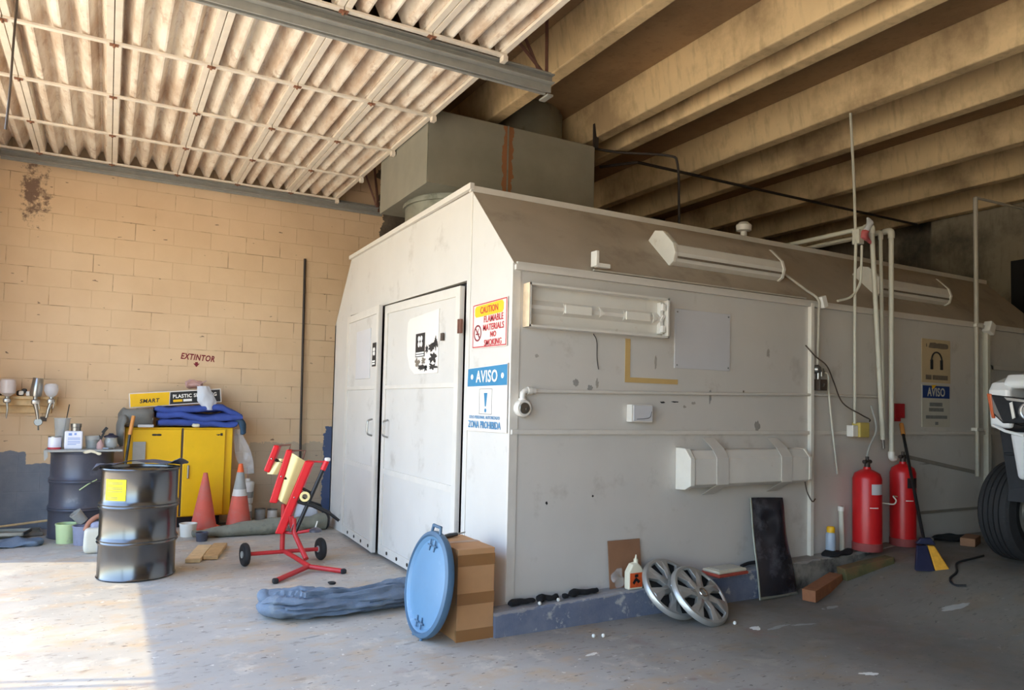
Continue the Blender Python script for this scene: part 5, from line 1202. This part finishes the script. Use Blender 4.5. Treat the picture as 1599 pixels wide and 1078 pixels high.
# suppression cylinders
def cyl_(lab, x, y, z, r, h, tall):
    e = thing('suppression_cylinder', lab, 'fire extinguisher', (x,y,z), group='red cylinders at the booth side')
    MB().lathe([(0,.03),(r,.03),(r,h-.07),(r*.86,h-.025),(r*.5,h),(.032,h+.012),(.03,h+.03),(0,h+.03)], (x,y,z), (0,0,1), 36).build('body', 'ext_red', e)
    MB().lathe([(0,0),(r*1.03,0),(r*1.03,.065),(r*.98,.07),(0,.07)], (x,y,z), (0,0,1), 36).build('base_ring', 'ext_base', e)
    MB().cyl((x,y,z+h+.02),(x,y,z+h+.075),.024,seg=14).cyl((x-.045,y,z+h+.075),(x+.045,y,z+h+.075),.017,seg=12).cyl((x,y,z+h+.07),(x,y,z+h+.12),.014,seg=12).build('valve', 'dark_steel', e)
    cyl_patch(MB(), x, y, r+.0006, 232, 292, z+h-.20, z+h-.11).build('label', 'panel_pale' if tall else 'ink', e)
    cyl_patch(MB(), x, y, r+.0006, 225, 262, z+h-.315, z+h-.308).build('scratch', 'paint_fleck', e)
    return e
zt = .272
e1 = cyl_('large red gas cylinder with pale label, nearer the white post', 5.80, 4.045, zt, .118, .685, True)
e2 = cyl_('red gas cylinder with dark label, right-hand one beside the broom', 6.33, 4.06, zt, .108, .72, False)
MB().tube(curve_pts([(5.80,4.05,zt+.80),(5.86,4.06,zt+.90),(5.965,4.07,zt+1.05),(5.975,4.13,zt+1.25)],6),.009,8).build('hose', 'cone_grey', e1)
MB().tube(curve_pts([(5.91,3.98,.68),(5.99,3.93,.67),(6.03,3.93,.70),(6.02,3.95,.735),(6.15,4.0,.72)],6),.006,6).build('wire', 'cord_white', e1)
t = thing('pvc_pipe', 'short white plastic pipe standing left of the first red cylinder', 'pipe', (5.62,4.16,.25)); MB().tube([(5.625,4.16,.24),(5.615,4.165,.62)],.022,12).build('pipe', 'pvc', t)
MB().cyl((5.615,4.165,.60),(5.615,4.165,.64),.027,seg=14).build('collar', 'white_plastic', t)
br_ = thing('broom', 'broom with black handle and navy and straw bristles leaning by the cylinders', 'broom', (5.72,3.45,.27))
bb_ = V((5.74,3.47,.27)); tp = V((6.47,4.165,1.36)); ax = (tp-bb_).normalized()
hd = bb_+ax*.18
MB().tube([hd+ax*.05,tp-ax*.12],.013,10).build('handle', 'black_plastic', br_); MB().tube([tp-ax*.13,tp],.019,10).build('grip', 'wood_orange', br_)
sd_ = V((.80,-.60,0)); 
z0 = floor_z(5.74)
def bri(u0, u1, ub0, ub1, mt, nm):
    A = hd+V((0,0,-.01)); Bb = V((bb_.x,bb_.y,z0+.002))
    MB().prism([A+sd_*u0,A+sd_*u1,Bb+sd_*ub1,Bb+sd_*ub0],(.05,.04,0)).build(nm, mt, br_, bevel=.008)
bri(-.06,.02,-.10,.05,'navy','navy_bristles'); bri(.022,.075,.052,.17,'straw','straw_bristles')
MB().prism([hd+sd_*-.07,hd+sd_*.085,hd+sd_*.05+V((0,0,.05)),hd+sd_*-.03+V((0,0,.05))],(.05,.04,0)).build('head', 'navy', br_, bevel=.008)
m = MB().blob((7.05,4.05,.29),(.45,.22,.06),e=.9,nz=.03,fr=7,seed=41,nu=30)
for p in m.v: p.y = min(p.y, 4.19)
o = m.build('floor_rag', 'black_cloth'); tag(o, 'dark rag on the floor by the booth behind the broom', 'rag')
o = MB().blob((6.72,4.10,.285),(.22,.10,.04),e=.8,nz=.01,fr=12,seed=42).build('paper_scrap', 'white_paint'); tag(o, 'pale paper scrap beside the dark rag behind the broom', 'paper')
# brick like block near the tyre
o = MB().box((7.0,3.84,.305),(.30,.12,.075),rot(0,0,20)).build('clay_block', 'card_dark', None, bevel=.006); tag(o, 'dull orange clay block on the floor left of the car tyre', 'block')
fc_ = curve_pts([(5.63,3.12,0),(5.60,3.19,0),(5.68,3.27,0),(5.82,3.30,0),(6.0,3.40,0),(6.2,3.42,0),(6.5,3.46,0)],7)
o = MB().tube([V((p.x,p.y,floor_z(p.x)+.009)) for p in fc_],.008,6).build('floor_cable', 'black_rubber'); tag(o, 'thin black cable curling on the floor towards the white car', 'cable')

# ------------------------------------------------------------------ white car with its bumper off
GZ = .27; CX0 = 6.02; YA, YB = 1.12, 3.17
car = thing('car', 'white car with its front bumper removed standing nose out at the right', 'car', (8.2,2.2,GZ))
WX, WX2, WR = 6.66, 9.35, .405
LIFT = .085
def zc(v): return GZ+v+LIFT
def arch(cx, r, n=12, cz=.405):
    return [(cx+r*math.cos(math.pi-math.pi*i/n), zc(cz)+r*math.sin(math.pi-math.pi*i/n)) for i in range(n+1)]
prof = [(6.20,zc(1.02)),(6.34,zc(.84))]+[(x,z) for x, z in arch(WX,.50) if x > 6.36]+[(WX+.51,zc(.33)),(WX2-.51,zc(.33))]+arch(WX2,.50)+[(10.25,zc(.45)),(10.35,zc(.9)),(10.3,zc(1.25)),(7.35,zc(1.36)),(6.75,zc(1.45)),(6.3,zc(1.42)),(6.07,zc(1.36)),(6.02,zc(1.30)),(6.05,zc(1.0))]
def side_slab(y0, y1, nm):
    return MB().prism([(x,y0,z) for x, z in prof],(0,y1-y0,0)).build(nm, 'car_white', car, bevel=.03, segs=3)
side_slab(YB-.16, YB, 'fender'); side_slab(YA, YA+.16, 'fender')
MB().prism([(6.04,YA+.1,zc(1.36)),(6.1,YA+.1,zc(1.42)),(6.75,YA+.1,zc(1.49)),(7.4,YA+.1,zc(1.44)),(7.4,YA+.1,zc(1.36)),(6.06,YA+.1,zc(1.31))],(0,YB-YA-.2,0)).build('hood', 'car_white', car, bevel=.03, segs=3)
MB().bb((7.3,YA+.1,zc(.4)),(10.25,YB-.1,zc(1.3))).build('floorpan', 'car_liner', car)
gh = [(7.25,zc(1.38)),(7.95,zc(1.88)),(9.7,zc(1.90)),(10.28,zc(1.3)),(7.3,zc(1.3))]
MB().prism([(x,YA+.14,z) for x, z in gh],(0,YB-YA-.28,0)).build('cabin', 'car_white', car, bevel=.06, segs=3)
MB().prism([(7.32,YA+.24,zc(1.41)),(7.92,YA+.24,zc(1.84)),(7.92,YB-.24,zc(1.84)),(7.32,YB-.24,zc(1.41))],(-.012,0,.016)).build('windshield', 'car_glass', car)
for y in (YA+.125, YB-.14): MB().prism([(7.5,y,zc(1.40)),(8.02,y,zc(1.80)),(9.55,y,zc(1.82)),(9.95,y,zc(1.38))],(0,.015,0)).build('side_window', 'car_glass', car)
def headlight(sg, yo):
    # yo = outer y, sg = -1 inward direction
    y = lambda k: yo+sg*k
    h = MB().prism([(6.015,y(.02),zc(1.27)),(6.01,y(.55),zc(1.20)),(6.03,y(.50),zc(1.06)),(6.04,y(.10),zc(1.04)),(6.02,y(.03),zc(1.12))],(.10,0,0)).build('headlight', 'lamp_dark', car, bevel=.015)
    MB().prism([(6.007,y(.0),zc(1.275)),(6.007,y(.035),zc(1.27)),(6.02,y(.05),zc(1.08)),(6.03,y(.025),zc(1.08))],(.25,0,0)).build('marker_lens', 'lamp_amber', h, label='amber-red side marker', bevel=.008)
    MB().lathe([(0,.03),(.04,.028),(.055,.012),(.06,0),(0,0)], (6.012,y(.30),zc(1.14)), (-1,0,0), 22).lathe([(.058,0),(.066,.014),(.072,.0),(.058,0)], (6.012,y(.30),zc(1.14)), (-1,0,0), 26).build('projector', 'chrome', h)
    MB().prism([(6.006,y(.13),zc(1.245)),(6.006,y(.5),zc(1.195)),(6.006,y(.5),zc(1.178)),(6.006,y(.15),zc(1.222))],(.01,0,0)).build('lamp_strip', 'chrome', h)
    MB().prism([(6.0,y(.17),zc(1.20)),(6.0,y(.19),zc(1.21)),(6.0,y(.21),zc(1.09)),(6.0,y(.19),zc(1.08))],(.01,0,0)).build('light_guide', 'white_plastic', h)
headlight(-1, YB); headlight(1, YA)
MB().prism([(6.03,YA+.35,zc(.95)),(6.03,YB-.15,zc(.98)),(6.06,YB-.19,zc(.62)),(6.06,YA+.37,zc(.58))],(.12,0,0)).build('bumper_absorber', 'foam', car, bevel=.03, segs=3)
MB().bb((6.10,YA+.12,zc(1.0)),(6.25,YB-.12,zc(1.10))).bb((6.14,YA+.16,zc(.40)),(6.30,YB-.5,zc(.56))).bb((6.12,YA+.5,zc(.5)),(6.2,YB-.7,zc(1.3))).build('radiator_support', 'car_liner', car)
MB().prism([(6.10,YB-.05,zc(1.06)),(6.05,YB-.30,zc(1.02)),(6.07,YB-.34,zc(.97)),(6.12,YB-.03,zc(.99))],(.10,0,0)).build('torn_bracket', 'black_plastic', car, bevel=.01)
MB().tube([(6.02,YB-.04,zc(1.03)),(6.0,YB-.14,zc(.985)),(6.02,YB-.26,zc(.955))],.012,6).build('bumper_edge', 'car_white', car, label='torn white bumper edge')
for yo, sg in ((YB, -1), (YA, 1)):
    ya, yb = sorted((yo+sg*.06, yo+sg*.42))
    m = MB(); rr = .475
    pts = [(WX+rr*math.cos(rad(a)), zc(.405)+rr*math.sin(rad(a))) for a in range(20,186,12)]
    for (p, q) in zip(pts, pts[1:]): m.prism([(p[0],ya,p[1]),(q[0],ya,q[1]),(q[0]*1.0,ya,q[1]+.012),(p[0],ya,p[1]+.012)],(0,yb-ya,0))
    m.build('wheel_liner', 'car_liner', car)
    m = MB().prism([(6.15,ya+.02,zc(1.01)),(6.15,yb+.04,zc(1.01)),(6.20,yb,zc(.52)),(6.22,ya+.12,zc(.54)),(6.20,ya+.04,zc(.72))],(.02,0,0)); m.bb((6.13,ya+.03,zc(.80)),(6.16,yb,zc(.815))); m.build('liner_front', 'car_liner', car, bevel=.006)
    MB().prism([(6.135,ya+.18,zc(.86)),(6.135,ya+.20,zc(.86)),(6.16,ya+.20,zc(.60)),(6.165,ya+.185,zc(.58))],(.01,0,0)).build('liner_slot', 'ink', car)
def wheel(x, y, sg, steer=0):
    n = V((math.sin(rad(steer))*sg,math.cos(rad(steer))*sg,0))
    w = .275; c = V((x,y,GZ+WR))
    pr = [(.23,-w/2+.02),(.30,-w/2),(.375,-w/2+.012),(.395,-w/2+.03)]
    for g0 in (-.062,-.02,.022,.064): pr += [(.404,g0-.018),(.405,g0-.006),(.392,g0-.004),(.392,g0+.004),(.405,g0+.006)]
    pr += [(.404,w/2-.04),(.395,w/2-.03),(.375,w/2-.012),(.30,w/2),(.23,w/2-.02)]
    t = MB().lathe(pr, c, n, 72).build('tyre', 'tyre', car, autos=25)
    MB().lathe([(0,w/2-.05),(.05,w/2-.03),(.16,w/2-.06),(.21,w/2-.03),(.235,w/2-.015),(.235,-w/2+.02),(.2,-w/2+.02),(.2,0),(0,0)], c, n, 40).build('rim', 'hubcap', car)
wheel(WX, YB+.07, 1, 5); wheel(WX, YA+.16, -1, 0); wheel(WX2, YB-.16, 1); wheel(WX2, YA+.16, -1)
for y in (YA, YB): MB().blob((7.55,y+(.10 if y > 2 else -.10),zc(1.50)),(.16,.24,.18),e=.6).build('mirror', 'car_white', car)

# pale spills on the slab
fl0 = bpy.data.objects['floor']
for i, (x, y, w, d, a) in enumerate(((3.85,3.50,.10,.05,20),(4.0,3.45,.26,.035,8),(4.22,3.42,.16,.03,-12),(3.78,2.62,.10,.05,-20),(5.30,3.02,.20,.06,-25),(3.45,2.20,.05,.03,10),(2.55,3.55,.09,.03,15),(1.15,4.55,.12,.02,10),(2.95,3.75,.05,.02,0),(1.30,5.75,.09,.04,0),(4.75,3.62,.16,.06,0))):
    ca, sa = math.cos(rad(a)), math.sin(rad(a)); m = MB().splat((x,y,0),(ca,sa,0),(-sa,ca,0),w,d,80+i,th=.0008)
    for p in m.v: p.z += floor_z(p.x)+.0008
    m.build('paint_mark', 'cone_grey' if i % 3 else 'paint_fleck', fl0, label='pale dried paint mark')
for i, (x, y, lab) in enumerate(((4.05,2.05,'small pale crumpled scrap on the floor near the right photo edge'),(1.62,5.78,'small dark chip of rubber on the floor before the booth doors'))):
    o = MB().blob((x,y,.012),(.06,.045,.024),e=.8,nz=.014,fr=22,seed=95+i).clamp(lambda p: setattr(p,'z',max(p.z,.001))).build('floor_scrap', 'filter_card' if i == 0 else 'black_rubber'); tag(o, lab, 'scrap')
